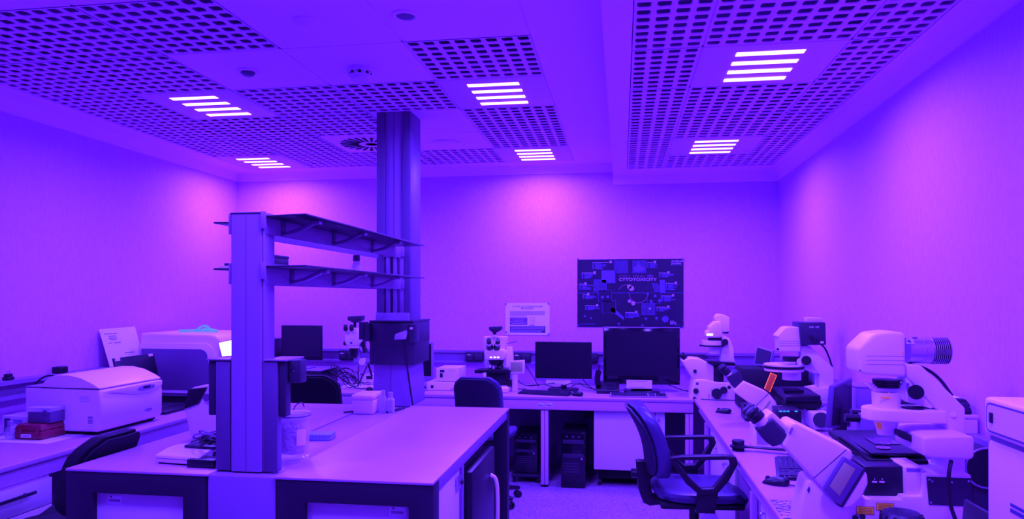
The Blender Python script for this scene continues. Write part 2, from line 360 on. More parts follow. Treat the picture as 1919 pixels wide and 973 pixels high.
# ---------------------------------------------------------------- wall trunking
struct(MB().prism([(YB, .94), (YB - .055, .94), (YB - .055, .955), (YB - .035, .96), (YB - .035, 1.035), (YB - .06, 1.04), (YB - .06, 1.062), (YB, 1.062)], 'x', XL, XR).build('trim_5', 'metal_lilac'))
struct(MB().prism([(XL, .93), (XL + .09, .93), (XL + .09, .95), (XL + .05, .955), (XL + .05, 1.02), (XL + .11, 1.025), (XL + .11, 1.05), (XL, 1.05)], 'y', YF, YB - .065).build('trim_6', 'metal_lilac'))
struct(MB().prism([(XR, .92), (XR - .055, .92), (XR - .055, 1.03), (XR, 1.03)], 'y', 1.0, YB - .065).build('trim_7', 'metal_lilac'))
def socket(x, label):
    t = thing('socket_box', label, 'socket', (x, YB - .04, .96), 0, 'dark socket boxes on the wall trunking')
    bx('body', 'metal_dark', t, -.085, .085, -.05, -.001, 0, .09, .006)
    bx('flap', 'slate_plastic', t, -.078, -.01, -.064, -.05, .012, .07, .004); bx('flap', 'slate_plastic', t, .01, .078, -.064, -.05, .012, .07, .004)
    bx('sticker', 'paper_pink', t, -.06, -.03, -.0655, -.0638, .072 - .012, .068, 0)
socket(-1.37, 'dark socket box on the trunking left of the upright microscope'); socket(-.92, 'dark socket box on the trunking right of the upright microscope')
socket(-2.62, 'dark socket box on the trunking right of the square monitor'); socket(-.30, 'dark socket box on the trunking between the two wide monitors'); socket(.66, 'dark socket box on the trunking behind the corner microscope')

# ---------------------------------------------------------------- benches
BF = 5.88; RF = .57; LF = -2.92
def bench_frame(label, top, ap, legs, back=None):
    t = thing('wall_bench', label, 'bench', ((top[0] + top[1]) / 2, (top[2] + top[3]) / 2, 0))
    bx = lambda n, m, p, *a, bevel=.002, seg=2: globals()['bx'](n, m, p, *a[:6], bevel=(a[6] if len(a) > 6 else bevel), seg=seg, world=True)
    bx('worktop', 'worktop', t, *top, .72, .75, bevel=.008, seg=3)
    for a in ap: bx('apron', 'cream_laminate', t, *a, bevel=.003)
    for x, y in legs:
        bx('leg', 'cream_laminate', t, x - .03, x - .002, y - .028, y + .028, .02, .63, .003); bx('leg', 'cream_laminate', t, x + .002, x + .03, y - .028, y + .028, .02, .63, .003)
        bx('foot', 'black_plastic', t, x - .028, x + .028, y - .025, y + .025, 0, .02, .002)
    if back: bx('back_panel', 'metal_mid', t, *back, bevel=.002)
    return t
bench_frame('long lilac-topped bench with paired pale legs along the back wall', (XL + .004, RF, BF, YB - .004), [(-2.9, RF - .005, BF + .012, BF + .035, .64, .719)], [(-2.2, 5.93), (-.628, 5.93), (.535, 5.93)], (-2.9, RF - .01, 6.45, 6.47, .12, .63))
bench_frame('long lilac-topped bench along the right wall carrying the big microscopes', (RF + .004, XR - .004, .3, YB - .004), [(RF + .03, RF + .05, .3, BF - .05, .66, .719)], [(.64, 5.5), (.64, 3.58), (.64, 1.6)], (1.2, 1.22, .3, 5.8, .12, .63))
bench_frame('long lilac-topped bench along the left wall carrying the centrifuge', (XL + .004, LF, 1.2, BF - .004), [(LF - .05, LF - .03, 1.2, 5.8, .64, .719)], [(-2.99, 4.5), (-2.99, 5.7)], (-3.5, -3.48, 3.6, 5.8, .12, .63))
t = thing('drawer_unit', 'pale drawer unit with bar handle under the near end of the left bench', 'drawer unit', (-3.3, 2.75, 0))
bx('body', 'cream_laminate', t, -.42, .34, -.62, .61, .08, .638, .002)
for z0, z1 in ((.49, .625), (.30, .485), (.10, .295)):
    d = bx('drawer', 'panel_white', t, .342, .362, -.615, .605, z0, z1, .002)
    MB().box(.362, .392, .10, .11, (z0 + z1) / 2 + .02, (z0 + z1) / 2 + .03).box(.362, .392, .42, .43, (z0 + z1) / 2 + .02, (z0 + z1) / 2 + .03).box(.386, .396, .06, .47, (z0 + z1) / 2 + .017, (z0 + z1) / 2 + .033).build('handle', 'metal_dark', d, .002)
t = thing('under_bench_cabinet', 'white rolling cabinet with a wide door under the back bench', 'cabinet', (.06, 6.15, 0))
bx('body', 'cream_laminate', t, -.285, .285, -.18, .25, .15, .632, .002); bx('door', 'panel_white', t, -.285, .205, -.20, -.182, .15, .632, .002)
d = bx('door', 'panel_white', t, .209, .285, -.20, -.182, .15, .632, .002)
MB().cyl((.235, -.2, .57), (.235, -.222, .57), .008, .010).build('knob', 'chrome', d)
bx('plinth', 'black_matt', t, -.25, .25, -.12, .2, .06, .15, .002)
for x in (-.24, .24):
    for y in (-.1, .18): MB().cyl((x - .012, y, .03), (x + .012, y, .03), .03, n=14).build('caster', 'black_plastic', t)
t = thing('under_bench_cabinet', 'white cabinet with small round lock under the right-hand bench', 'cabinet', (.92, 4.75, 0))
bx('body', 'cream_laminate', t, -.27, .25, -.55, .55, .1, .655, .002)
for y0, y1 in ((-.55, -.002), (.002, .55)):
    d = bx('door', 'panel_white', t, -.288, -.271, y0, y1, .1, .655, .002)
    MB().tube([(-.29, (y0 + y1) / 2 - .05, .55), (-.315, (y0 + y1) / 2 - .05, .55), (-.315, (y0 + y1) / 2 + .05, .55), (-.29, (y0 + y1) / 2 + .05, .55)], .006).build('handle', 'steel', d)
t = thing('under_bench_cabinet', 'white cabinet at the near end of the right-hand bench beneath the large microscope', 'cabinet', (.92, 2.75, 0))
bx('body', 'cream_laminate', t, -.27, .25, -.7, .7, .1, .655, .002)
for y0, y1 in ((-.7, -.002), (.002, .7)):
    d = bx('door', 'panel_white', t, -.288, -.271, y0, y1, .1, .655, .002)
    MB().tube([(-.29, y1 - .12, .50), (-.315, y1 - .12, .50), (-.315, y1 - .12, .60), (-.29, y1 - .12, .60)], .006).build('handle', 'steel', d)

# ---------------------------------------------------------------- the island
IX0, IX1, IY0, IY1, IZ = -2.288, -.714, 2.685, 4.58, .85
t = thing('island_bench', 'lab island with dark front frames around pale recessed panels', 'bench', (-1.5, 3.6, 0))
def W(name, m, *a, bevel=.002, label=None): return bx(name, m, t, *a, bevel=bevel, world=True, label=label)
for (x0, x1, px0, px1) in ((IX0, -1.659, -2.167, -1.759), (-1.354, IX1, -1.238, -.813)):
    b = MB()
    b.prism([(x0, 0), (px0, 0), (px0, .752), (px1, .752), (px1, 0), (x1, 0), (x1, .838), (x0, .838)], 'y', IY0, IY0 + .09)
    b.build('front_frame', 'frame_dark', t, .003, world=True)
    pn = W('end_panel', 'panel_white', px0 - .01, px1 + .01, IY0 + .03, IY0 + .05, .05, .76)
    s0 = px0 + .05 if x0 == IX0 else px1 - .085
    lb = W('asset_label', 'paper', s0, s0 + .066, IY0 + .0285, IY0 + .0298, .70 if x0 == IX0 else .705, .738 if x0 == IX0 else .743, bevel=0)
    lz = .70 if x0 == IX0 else .705
    W('barcode_dot', 'red_plastic', s0 + .012, s0 + .020, IY0 + .028, IY0 + .0285, lz + .028, lz + .034, bevel=0)
    k = 0; xx = s0 + .008
    while xx < s0 + .058:
        ww = (.0012, .0022, .0016, .003)[k % 4]; W('barcode_bar', 'ink', xx, xx + ww, IY0 + .028, IY0 + .0285, lz + .011, lz + .021, bevel=0); xx += ww + (.0015, .0025, .002)[k % 3]; k += 1
W('service_cover', 'metal_lilac', -1.655, -1.358, IY0 + .004, IY0 + .12, 0, .845, bevel=.01)
for x0, x1 in ((IX0, -1.70), (-1.30, IX1)):
    b = MB(); b.prism([(x0, 0), (x0 + .09, 0), (x0 + .09, .752), (x1 - .09, .752), (x1 - .09, 0), (x1, 0), (x1, .838), (x0, .838)], 'y', IY1 - .085, IY1 - .002); b.build('rear_frame', 'frame_dark', t, .003, world=True)
for z in (.30, .62): MB().cyl((IX1 + .001, IY1 - .04, z), (IX1 - .003, IY1 - .04, z), .008, n=10).build('bolt_cap', 'black_matt', t, world=True)
W('spine', 'metal_mid', -1.62, -1.39, IY0 + .13, IY1 - .09, 0, .80)
W('worktop', 'worktop', IX0, -1.645, IY0 - .004, IY1, .8385, IZ, bevel=.004); W('worktop', 'worktop', -1.365, IX1, IY0 - .004, IY1, .8385, IZ, bevel=.004)
W('side_apron', 'metal_lilac', IX1 - .03, IX1 - .002, IY0 + .092, IY1 - .087, .79, .838, bevel=.008); W('side_apron', 'metal_lilac', IX0 + .002, IX0 + .03, IY0 + .092, IY1 - .087, .79, .838, bevel=.008)
W('service_strip', 'service_top', -1.643, -1.367, IY0 + .122, IY1 - .03, .805, .842, bevel=.003, label='lower middle strip between the two worktops')
t = thing('island_cabinet', 'white cabinet under the near right side of the island', 'cabinet', (-1.0, 3.02, 0))
bx('body', 'panel_white', t, -.35, .262, -.235, .22, .05, .80, .002, label='white cabinet carcass')
bx('hinge_post', 'metal_lilac', t, .25, .275, .225, .262, .05, .795, .002)
bx('lock_plate', 'steel', t, .262, .282, .14, .20, .70, .75, .003); MB().cyl((.282, .17, .725), (.292, .17, .725), .010).build('keyhole', 'metal_dark', t)
t = thing('bar_fridge', 'black mini fridge with curved pale handle under the island', 'fridge', (-1.0, 3.6, 0))
bx('body', 'slate_plastic', t, -.35, .245, -.29, .29, .04, .745, .006)
dr = bx('door', 'black_plastic', t, .25, .31, -.30, .30, .05, .745, .01)
MB().tube([(.31, .16, .62), (.345, .17, .60), (.35, .17, .45), (.345, .17, .30), (.31, .16, .28)], .011, n=8).build('handle', 'white_plastic', dr)
for z in (.60, .70): bx('hinge', 'steel', dr, .246, .272, -.312, -.300, z - .03, z + .012, .002)
for x in (-.3, .2):
    for y in (-.25, .25): MB().cyl((x, y, 0), (x, y, .04), .02, n=12).build('foot', 'black_matt', t)

# ---------------------------------------------------------------- shelf rack on the island
t = thing('shelf_rack', 'two-level dark glass shelf rack on a lilac post and rails over the island', 'shelf', (-1.51, 2.8, .852))
PX0, PX1, PY0, PY1 = -1.578, -1.445, 2.735, 2.83
def W(name, m, *a, bevel=.002, label=None): return bx(name, m, t, *a, bevel=bevel, world=True, label=label)
pst = MB().prism(rrect(PX0, PX1, PY0, PY1, .006), 'z', .852, 1.90).build('post', 'metal_lilac', t, world=True)
bx('groove', 'metal_mid', pst, (PX0 + PX1) / 2 - .0015, (PX0 + PX1) / 2 + .0015, PY0 - .0006, PY0 + .002, .85, 1.895, 0, world=True)
bx('cap', 'metal_dark', pst, PX0 - .002, PX1 + .002, PY0 - .002, PY1 + .002, 1.90, 1.908, .002, world=True)
W('edge_strip', 'metal_lilac', PX1 + .001, PX1 + .010, PY0 + .01, PY1, .852, 1.89)
for (x0, x1, x2, x3) in ((-1.685, -1.650, -1.648, -1.583), (-1.438, -1.378, -1.376, -1.345)):
    outer = x0 < -1.5
    W('service_box', 'metal_mid', (x2 if outer else x0), (x3 if outer else x1), PY0 + .005, PY0 + (.155 if outer else .045), .852, 1.30, bevel=.004)
    W('service_box_edge', 'metal_dark', (x0 if outer else x2), (x1 if outer else x3), PY0 + .012, PY0 + (.15 if outer else .06), 1.075, 1.305, bevel=.006)
sk = W('socket_module', 'slate_plastic', -1.344, -1.290, PY0 + .03, PY0 + .09, 1.212, 1.305, bevel=.005)
bx('screw', 'steel', sk, -1.322, -1.316, PY0 + .027, PY0 + .031, 1.258, 1.263, .001, world=True)
W('box_lid', 'metal_lilac', -1.440, -1.335, PY0 + .0, PY1 + .07, 1.302, 1.310, bevel=.004)
W('box_lid', 'metal_lilac', -1.688, -1.580, PY0 + .0, PY1 + .07, 1.302, 1.310, bevel=.004)
for zs, y1 in ((1.895, 4.45), (1.69, 4.45)):
    sh = MB().prism([(-1.432, 2.745), (-1.238, 2.70), (-1.238, y1), (-1.432, y1)], 'z', zs - .008, zs).build('shelf', 'shelf_dark', t, .002, world=True)
    rl = W('rail', 'metal_lilac', -1.443, -1.432, PY1 - .08, 4.56, zs - .075, zs + .012)
    bx('end_plate', 'metal_lilac', rl, -1.446, -1.425, 2.728, 2.74, zs - .055, zs + .015, .002, world=True)
    for yb in ((2.90, 3.45, 4.02) if zs > 1.8 else (2.98, 3.45, 4.02)):
        pr = [(-1.431, zs - .07), (-1.41, zs - .068), (-1.36, zs - .056), (-1.30, zs - .03), (-1.27, zs - .009), (-1.295, zs - .009), (-1.33, zs - .026), (-1.37, zs - .044), (-1.41, zs - .054), (-1.431, zs - .056)]
        br = MB().prism(pr, 'y', yb - .014, yb + .014).build('bracket', 'metal_lilac', t, .002, world=True)
        bx('clip', 'metal_lilac', br, -1.295, -1.262, yb - .016, yb + .016, zs - .024, zs - .0085, .002, world=True)
        bx('back_plate', 'metal_mid', br, -1.433, -1.428, yb - .02, yb + .02, zs - .072, zs - .01, .001, world=True)
    MB().prism([(-1.60, 2.945), (-1.782, 2.945), (-1.782, y1), (-1.60, y1)], 'z', zs - .008, zs).build('shelf', 'shelf_dark', t, .002, world=True)
    W('rail', 'metal_lilac', -1.597, -1.586, PY1 - .08, 4.56, zs - .075, zs + .012)
# ---------------------------------------------------------------- the tall service column
t = thing('service_column', 'tall ribbed lilac column from island to ceiling with dark collar', 'column', (-1.49, 4.72, .84))
cx0, cx1, cyf = -1.612, -1.378, 4.60
b = MB().box(cx0, cx0 + .055, cyf, cyf + .24, .86, ZL - .002).build('side_wing', 'metal_mid', t, .003, world=True)
b = MB().box(cx1 - .055, cx1, cyf, cyf + .24, .86, ZL - .002).build('side_wing', 'metal_mid', t, .003, world=True)
MB().box(cx0 + .057, cx1 - .057, cyf + .012, cyf + .22, .86, ZL - .002).build('core', 'metal_lilac', t, .003, world=True)
W('seam', 'metal_mid', -1.497, -1.493, cyf + .0105, cyf + .014, 1.92, ZL - .004, bevel=0)
for x in (-1.545, -1.497, -1.452): W('rib', 'metal_lilac', x, x + .026, cyf - .004, cyf + .012, 1.44, 1.90, bevel=.003)
for x in (-1.512, -1.418): W('groove', 'black_matt', x, x + .006, cyf + .008, cyf + .013, 1.44, 1.90, bevel=0)
for z in (1.86, 1.65): W('crosshead', 'metal_lilac', -1.56, -1.42, cyf - .012, cyf + .01, z - .03, z + .03, bevel=.004)
MB().hexa([(-1.625, 4.56, .845), (-1.362, 4.56, .845), (-1.362, 4.9, .845), (-1.625, 4.9, .845)], [(-1.612, 4.585, 1.46), (-1.385, 4.585, 1.46), (-1.385, 4.88, 1.46), (-1.612, 4.88, 1.46)]).build('base_cover', 'metal_lilac', t, .004, world=True)
MB().hexa([(-1.503, 4.559, .86), (-1.500, 4.559, .86), (-1.500, 4.564, .86), (-1.503, 4.564, .86)], [(-1.503, 4.5695, 1.12), (-1.500, 4.5695, 1.12), (-1.500, 4.5745, 1.12), (-1.503, 4.5745, 1.12)]).build('cover_seam', 'metal_mid', t, world=True)
cl = MB(); N = 14; lo = []; hi = []
for i in range(N + 1):
    f = i / N; x = -1.64 + .30 * f; y = 4.545 - .03 * math.sin(math.pi * f); lo.append((x, y)); 
poly = lo + [(-1.34, 4.93), (-1.64, 4.93)]
col = MB().prism(poly, 'z', 1.12, 1.40).build('collar', 'metal_dark', t, .004, world=True)
MB().prism([(x * 1.0, y - .008) for x, y in lo] + [(-1.335, 4.935), (-1.645, 4.935)], 'z', 1.40, 1.41).build('collar_rim', 'slate_plastic', col, world=True)
MB().prism([(x * 1.0, y - .006) for x, y in lo] + [(-1.338, 4.932), (-1.642, 4.932)], 'z', 1.26, 1.395).build('upper_band', 'metal_dark', col, .003, world=True)
for x0, x1, z0, z1 in ((-1.70, -1.665, 1.285, 1.40), (-1.664, -1.63, 1.275, 1.395)): MB().prism(rrect(x0, x1, 4.50, 4.60, .012), 'z', z0, z1).build('socket_module', 'slate_plastic', col, world=True)
MB().prism(rrect(-1.37, -1.315, 4.51, 4.6, .012), 'z', 1.27, 1.385).build('socket_module', 'slate_plastic', col, world=True)
bx('sticker', 'paper_pink', col, -1.355, -1.335, 4.507, 4.509, 1.355, 1.368, 0, world=True)
fl = MB().hexa([(-1.455, 4.49, 1.29), (-1.375, 4.485, 1.295), (-1.375, 4.525, 1.35), (-1.455, 4.525, 1.345)], [(-1.455, 4.497, 1.285), (-1.375, 4.492, 1.29), (-1.375, 4.532, 1.345), (-1.455, 4.532, 1.34)]).build('socket_flap', 'grey_plastic', col, .002, world=True)
# ---------------------------------------------------------------- small builders
def keyboard(label, loc, rz, w=.44, d=.15, body='black_plastic', key='slate_plastic', group=None):
    t = thing('keyboard', label, 'keyboard', loc, rz, group)
    MB().prism([(-d / 2, 0), (d / 2, 0), (d / 2, .020), (d / 2 - .02, .022), (-d / 2, .010)], 'x', -w / 2, w / 2).build('body', body, t, .003)
    k = MB(); rows = 6
    for r in range(rows):
        y0 = -d / 2 + .012 + r * (d - .022) / rows; y1 = y0 + (d - .022) / rows - .003; z = .0105 + (y0 + d / 2) / d * .012
        for a, b, n in ((-w / 2 + .012, w * .16, 15), (w * .185, w * .29, 3), (w * .31, w / 2 - .010, 4)):
            s = (b - a) / n
            for i in range(n):
                if r == 0 and n == 15 and 4 <= i <= 8:
                    if i == 4: k.box(a + i * s, a + 9 * s - .003, y0, y1, z - .002, z + .006)
                    continue
                if n == 3 and r == 2: continue
                k.box(a + i * s, a + (i + 1) * s - .003, y0, y1, z - .002, z + .006)
    ks = k.build('keys', key, t, smooth=False); ks['kind'] = 'stuff'
    return t
def mouse(label, loc, rz, material='black_plastic'):
    t = thing('mouse', label, 'mouse', loc, rz)
    b = MB(); n = 18; L = []
    for j, (z, s) in enumerate(((.0, .96), (.008, 1.0), (.018, .95), (.027, .78), (.033, .5), (.036, .2))):
        L.append([(.031 * s * math.cos(2 * math.pi * i / n) * (1 - .12 * math.sin(2 * math.pi * i / n)), .055 * s * math.sin(2 * math.pi * i / n) - .006 * j, z) for i in range(n)])
    vs = sum(L, []); fs = [(j * n + i, j * n + (i + 1) % n, (j + 1) * n + (i + 1) % n, (j + 1) * n + i) for j in range(len(L) - 1) for i in range(n)]
    fs += [tuple(range(n))[::-1], tuple(range((len(L) - 1) * n, len(L) * n))]
    b.add(vs, fs).build('body', material, t)
    MB().cyl((-.004, .028, .024), (.004, .028, .024), .010, n=12).build('wheel', 'slate_plastic', t)
    return t
def monitor(label, loc, rz, w, h, zb, bezel=.016, frame='black_plastic', screen='screen_off', chin=.0, depth=.035, tilt=0.0, foot=(.24, .18), neck=(.05, .04), standm=None):
    t = thing('monitor', label, 'monitor', loc, rz); standm = standm or frame
    b = MB()
    c = Matrix.Translation((0, 0, zb)) @ Matrix.Rotation(tilt, 4, 'X')
    fr = MB().prism([(-w / 2, -chin), (w / 2, -chin), (w / 2, h), (-w / 2, h)], 'y', 0, depth * .5); fr.v = [c @ p for p in fr.v]
    fo = fr.build('frame', frame, t, .003)
    bk = MB().hexa([(-w / 2 + .01, depth * .5, -chin + .01), (w / 2 - .01, depth * .5, -chin + .01), (w / 2 - .01, depth * .5, h - .01), (-w / 2 + .01, depth * .5, h - .01)], [(-w / 2 + .05, depth, .03), (w / 2 - .05, depth, .03), (w / 2 - .05, depth, h - .05), (-w / 2 + .05, depth, h - .05)])
    bk.v = [c @ p for p in bk.v]; bk.build('back_shell', frame, t, .003)
    s = MB().box(-w / 2 + bezel, w / 2 - bezel, -.0012, .002, bezel, h - bezel); s.v = [c @ p for p in s.v]; s.build('screen', screen, t)
    MB().prism(rrect(-neck[0] / 2, neck[0] / 2, depth * .7, depth * .7 + neck[1], .008), 'z', .012, zb + h * .35).build('stand_neck', standm, t, .002)
    MB().prism(rrect(-foot[0] / 2, foot[0] / 2, -foot[1] * .45, foot[1] * .55, .03), 'z', 0, .014).build('stand_foot', standm, t, .003)
    return t
def lines(parent, x0, x1, y, z1, z0, n, material='ink', th=.0016, world=True, jit=.0):      # rows of print on a card facing the viewer
    for i in range(n):
        z = z1 + (z0 - z1) * i / max(1, n - 1); e = x1 - (x1 - x0) * jit * random.random()
        bx('print_line', material, parent, x0, e, y - .0004, y, z - th / 2, z + th / 2, 0, world=world)
def card(name, label, cat, x0, x1, y, z0, z1, n=4, material='paper', tilt=0):
    t = thing(name, label, cat, ((x0 + x1) / 2, y, z0))
    bx('sheet', material, t, -(x1 - x0) / 2, (x1 - x0) / 2, -.001, 0, 0, z1 - z0, 0)
    for i in range(n):
        z = (z1 - z0) * (.85 - .7 * i / max(1, n - 1)); e = (x1 - x0) * (.42 - .2 * random.random())
        bx('print_line', 'ink_soft', t, -(x1 - x0) * .4, e, -.0016, -.001, z - .0015, z + .0015, 0)
    return t

# ---------------------------------------------------------------- left bench
t = thing('centrifuge', 'big white benchtop centrifuge with arched lid and small display', 'centrifuge', (-3.27, 4.08, .75))
Y0, Y1 = 3.80, 4.375
def W(name, m, *a, bevel=.002, parent=None, label=None): return bx(name, m, parent or t, *a, bevel=bevel, world=True, label=label)
body = MB().prism([(-3.51, .772), (-3.03, .772), (-3.012, .80), (-3.010, .95), (-3.02, 1.018), (-3.51, 1.026)], 'y', Y0, Y1).build('body', 'white_plastic', t, .012, 3, world=True)
lidp = [(-3.40, 1.029), (-3.385, 1.06), (-3.35, 1.088), (-3.30, 1.103), (-3.22, 1.103), (-3.14, 1.087), (-3.06, 1.052), (-3.022, 1.03), (-3.022, 1.023)]
lid = MB().prism(lidp, 'y', Y0 + .002, Y1 - .002).build('lid', 'white_plastic', t, .008, 3, world=True)
W('rear_deck', 'grey_plastic', -3.508, -3.40, Y0 + .001, Y1 - .001, 1.0262, 1.034, bevel=.003)
W('lid_seam', 'black_matt', -3.40, -3.018, Y0 - .0005, Y0 + .002, 1.0245, 1.0275, bevel=0)
# tilted control fascia that sweeps across the front
fs_ = [(Y0 + .02, 1.012), (Y1 - .012, 1.018), (Y1 - .012, .985), (Y1 - .12, .955), (Y1 - .26, .957), (Y1 - .42, .985)]
fas = MB().hexa([(-3.012, a, b) for a, b in fs_], [(-3.004, a, b - .004) for a, b in fs_]).build('fascia', 'white_plastic', t, .002, world=True, label='pale crescent control fascia')
MB().prism([(4.20 + .085 * math.cos(a), .987 + .017 * math.sin(a)) for a in [i * math.pi / 10 for i in range(20)]], 'x', -3.006, -2.9995).build('control_oval', 'grey_plastic', fas, world=True)
W('display', 'slate_plastic', -3.001, -2.998, 4.165, 4.235, .983, .998, bevel=.001, parent=fas)
for y in (4.14, 4.25, 4.262): MB().cyl((-3.0, y, .985), (-2.997, y, .985), .005, n=8).build('button', 'metal_lilac', fas, world=True)
MB().prism([(4.23 + .035 * math.cos(a), .84 + .010 * math.sin(a)) for a in [i * math.pi / 8 for i in range(16)]], 'x', -3.012, -3.0085).build('badge', 'metal_lilac', body, world=True)
lb = W('rating_plate', 'paper', -3.15, -3.075, Y0 - .0012, Y0 + .001, .945, .985, bevel=0, parent=body)
lines(body, -3.143, -3.082, Y0 - .0012, .977, .952, 4, 'ink_soft')
W('sticker', 'paper', -3.10, -3.052, Y0 - .0012, Y0 + .001, .79, .81, bevel=0, parent=body); lines(body, -3.092, -3.06, Y0 - .0012, .86, .825, 5, 'metal_mid', .004)
W('base_plinth', 'black_matt', -3.49, -3.05, Y0 + .02, Y1 - .02, .758, .774)
for x in (-3.46, -3.07):
    for y in (Y0 + .05, Y1 - .05): MB().cyl((x, y, .75), (x, y, .76), .02, n=12).build('foot', 'black_matt', t, world=True)
cable('power_cable', [(-3.50, 4.1, 1.03), (-3.56, 4.08, 1.07), (-3.62, 4.05, 1.06), (-3.66, 4.0, .98)], .006, parent=t)

t = thing('storage_case', 'small brick-red plastic case with a white label on the left bench', 'case', (-3.33, 3.74, .75))
bx('base', 'red_plastic', t, -.092, .085, -.11, .075, .004, .052, .008, seg=3)
ld = MB().hexa([(-.094, -.112, .054), (.087, -.112, .054), (.087, .077, .054), (-.094, .077, .054)], [(-.082, -.10, .088), (.075, -.10, .088), (.075, .065, .088), (-.082, .065, .088)]).build('lid', 'red_plastic', t, .006, 3)
for x in (-.06, .05): bx('latch', 'red_plastic', t, x, x + .02, -.119, -.110, .034, .062, .002)
lbl = bx('label', 'paper', t, -.048, .018, -.1115, -.110, .014, .034, 0); text('lettering', 'CMCM', .014, 'ink', t, (-.015, -.1118, .024), (math.pi / 2, 0, 0), 'CENTER')
t = thing('tip_box', 'dark pipette tip box with a translucent lid on the red case', 'tip box', (-3.31, 3.74, .8395))
bx('tray', 'metal_mid', t, -.075, .072, -.055, .055, 0, .062, .004)
bx('lid', 'clear_plastic', t, -.08, .077, -.06, .06, .063, .088, .006, seg=3); bx('clasp', 'metal_mid', t, .03, .055, -.066, -.060, .05, .075, .002)
t = thing('carton', 'small white printed carton beside the red case', 'box', (-3.52, 3.80, .75))
bx('carton_body', 'paper_pink', t, -.085, .075, -.06, .10, 0, .11, .002); bx('flap', 'paper', t, -.084, .074, -.059, .099, .1105, .113, .001)
bx('print_block', 'ink_soft', t, -.02, .05, -.0612, -.0605, .07, .095, 0); bx('print_line', 'ink', t, -.07, -.03, -.0612, -.0605, .02, .10, 0)
t = thing('reagent_bottle', 'small clear bottle in front of the white carton', 'bottle', (-3.455, 3.64, .7525))
MB().lathe([(.020, 0), (.024, .004), (.024, .06), (.014, .074), (.013, .08)]).build('bottle_body', 'clear_plastic', t); MB().lathe([(.017, .08), (.017, .1), (.015, .102)]).build('cap', 'grey_plastic', t)
tag(bx('paper_sheet', 'paper', None, -3.60, -3.14, 3.55, 3.87, .7502, .7515, 0), 'white paper sheet lying under the red case and bottle', 'paper')
t = thing('power_plug', 'black two-pin plug standing upright on the left wall ledge', 'plug', (-3.745, 3.93, 1.0505))
bx('plug_base', 'black_plastic', t, -.02, .02, -.028, .028, 0, .022, .005); bx('plug_body', 'black_plastic', t, -.015, .015, -.022, .022, .022, .040, .005)
for y in (-.01, .01): MB().cyl((0, y, .04), (0, y, .06), .0025, n=8).build('pin', 'steel', t)
t = thing('power_adapter', 'black adapter on the left wall ledge behind the centrifuge', 'adapter', (-3.75, 4.35, 1.0505))
bx('adapter_body', 'black_plastic', t, -.03, .03, -.04, .04, 0, .045, .006)
t = thing('monitor', 'black monitor edge at the far left of the left bench', 'monitor', (-3.50, 3.47, .75), -.5)
bx('screen_panel', 'black_plastic', t, -.20, .02, -.012, .012, .06, .30, .006); bx('stand_foot', 'black_plastic', t, -.17, -.01, -.06, .06, 0, .012, .003); bx('stand_neck', 'black_plastic', t, -.11, -.07, -.01, .01, .012, .07, .002)
# laptop facing the aisle
t = thing('laptop', 'open black laptop with taped screen corners behind the centrifuge', 'laptop', (-3.33, 4.75, .75))
bs = bx('base', 'black_plastic', t, -.10, .22, -.20, .23, .002, .022, .004)
k = MB()
for r in range(6):
    for c in range(14): k.box(-.06 + r * .026, -.038 + r * .026, -.17 + c * .026, -.148 + c * .026, .0215, .0245)
kk = k.build('keys', 'slate_plastic', bs, smooth=False); kk['kind'] = 'stuff'
sc_ = MB().hexa([(-.10, -.20, .022), (-.10, .23, .022), (-.085, .23, .022), (-.085, -.20, .022)], [(-.185, -.205, .385), (-.185, .235, .39), (-.173, .235, .39), (-.173, -.205, .385)]).build('screen_lid', 'black_plastic', t, .003)
for y in (-.19, .17): MB().hexa([(-.168, y, .365), (-.168, y + .05, .365), (-.1675, y + .05, .365), (-.1675, y, .365)], [(-.172, y, .388), (-.172, y + .05, .388), (-.1715, y + .05, .388), (-.1715, y, .388)]).build('tape', 'paper_pink', sc_)
MB().cyl((.221, .2, .012), (.2225, .2, .012), .003, n=8).build('power_light', 'led_orange', bs)
t = thing('notice_sheet', 'white printed notice leaning on the left wall above the laptop', 'notice', (-3.73, 4.96, 1.0505))
sh = MB().hexa([(.03, -.195, .0), (.03, .20, .0), (.0315, .20, .0), (.0315, -.195, .0)], [(-.06, -.195, .277), (-.06, .20, .282), (-.0585, .20, .282), (-.0585, -.195, .277)]).build('sheet', 'paper', t)
for i, (a, b, z) in enumerate(((-.155, -.02, .24), (-.12, -.04, .222), (-.125, -.03, .207), (-.11, -.045, .195), (-.14, -.10, .172), (-.08, -.01, .172), (0, .11, .09))):
    x = .0325 - .09 * z / .28; MB().box(x, x + .0008, a, b, z - .003, z + .003).build('print_line', 'ink_soft', t)
# imaging cabinet
t = thing('imaging_cabinet', 'large white rounded imaging cabinet with a dark recessed door on the left bench', 'instrument', (-3.3, 5.4, .75))
Y0, Y1 = 5.10, 5.75
out = [(-3.70, .80), (-2.93, .80), (-2.935, .95), (-2.96, 1.10), (-3.03, 1.24), (-3.07, 1.268), (-3.12, 1.278), (-3.70, 1.285)]
hs = MB().prism(out, 'y', Y0, Y1).build('housing', 'white_plastic', t, .018, 3, world=True)
rim = [(-3.69, .825), (-3.02, .825), (-3.075, 1.15), (-3.10, 1.19), (-3.14, 1.21), (-3.69, 1.21)]
MB().prism(rim, 'y', Y0 - .012, Y0 + .004).build('door_rim', 'white_plastic', t, .006, world=True)
dr = [(-3.68, .85), (-3.075, .85), (-3.13, 1.13), (-3.15, 1.155), (-3.18, 1.165), (-3.68, 1.165)]
MB().prism(dr, 'y', Y0 - .018, Y0 + .002).build('door', 'metal_mid', t, .005, world=True, label='dark flat door')
W('base', 'black_matt', -3.69, -2.95, Y0 + .01, Y1 - .01, .75, .802)
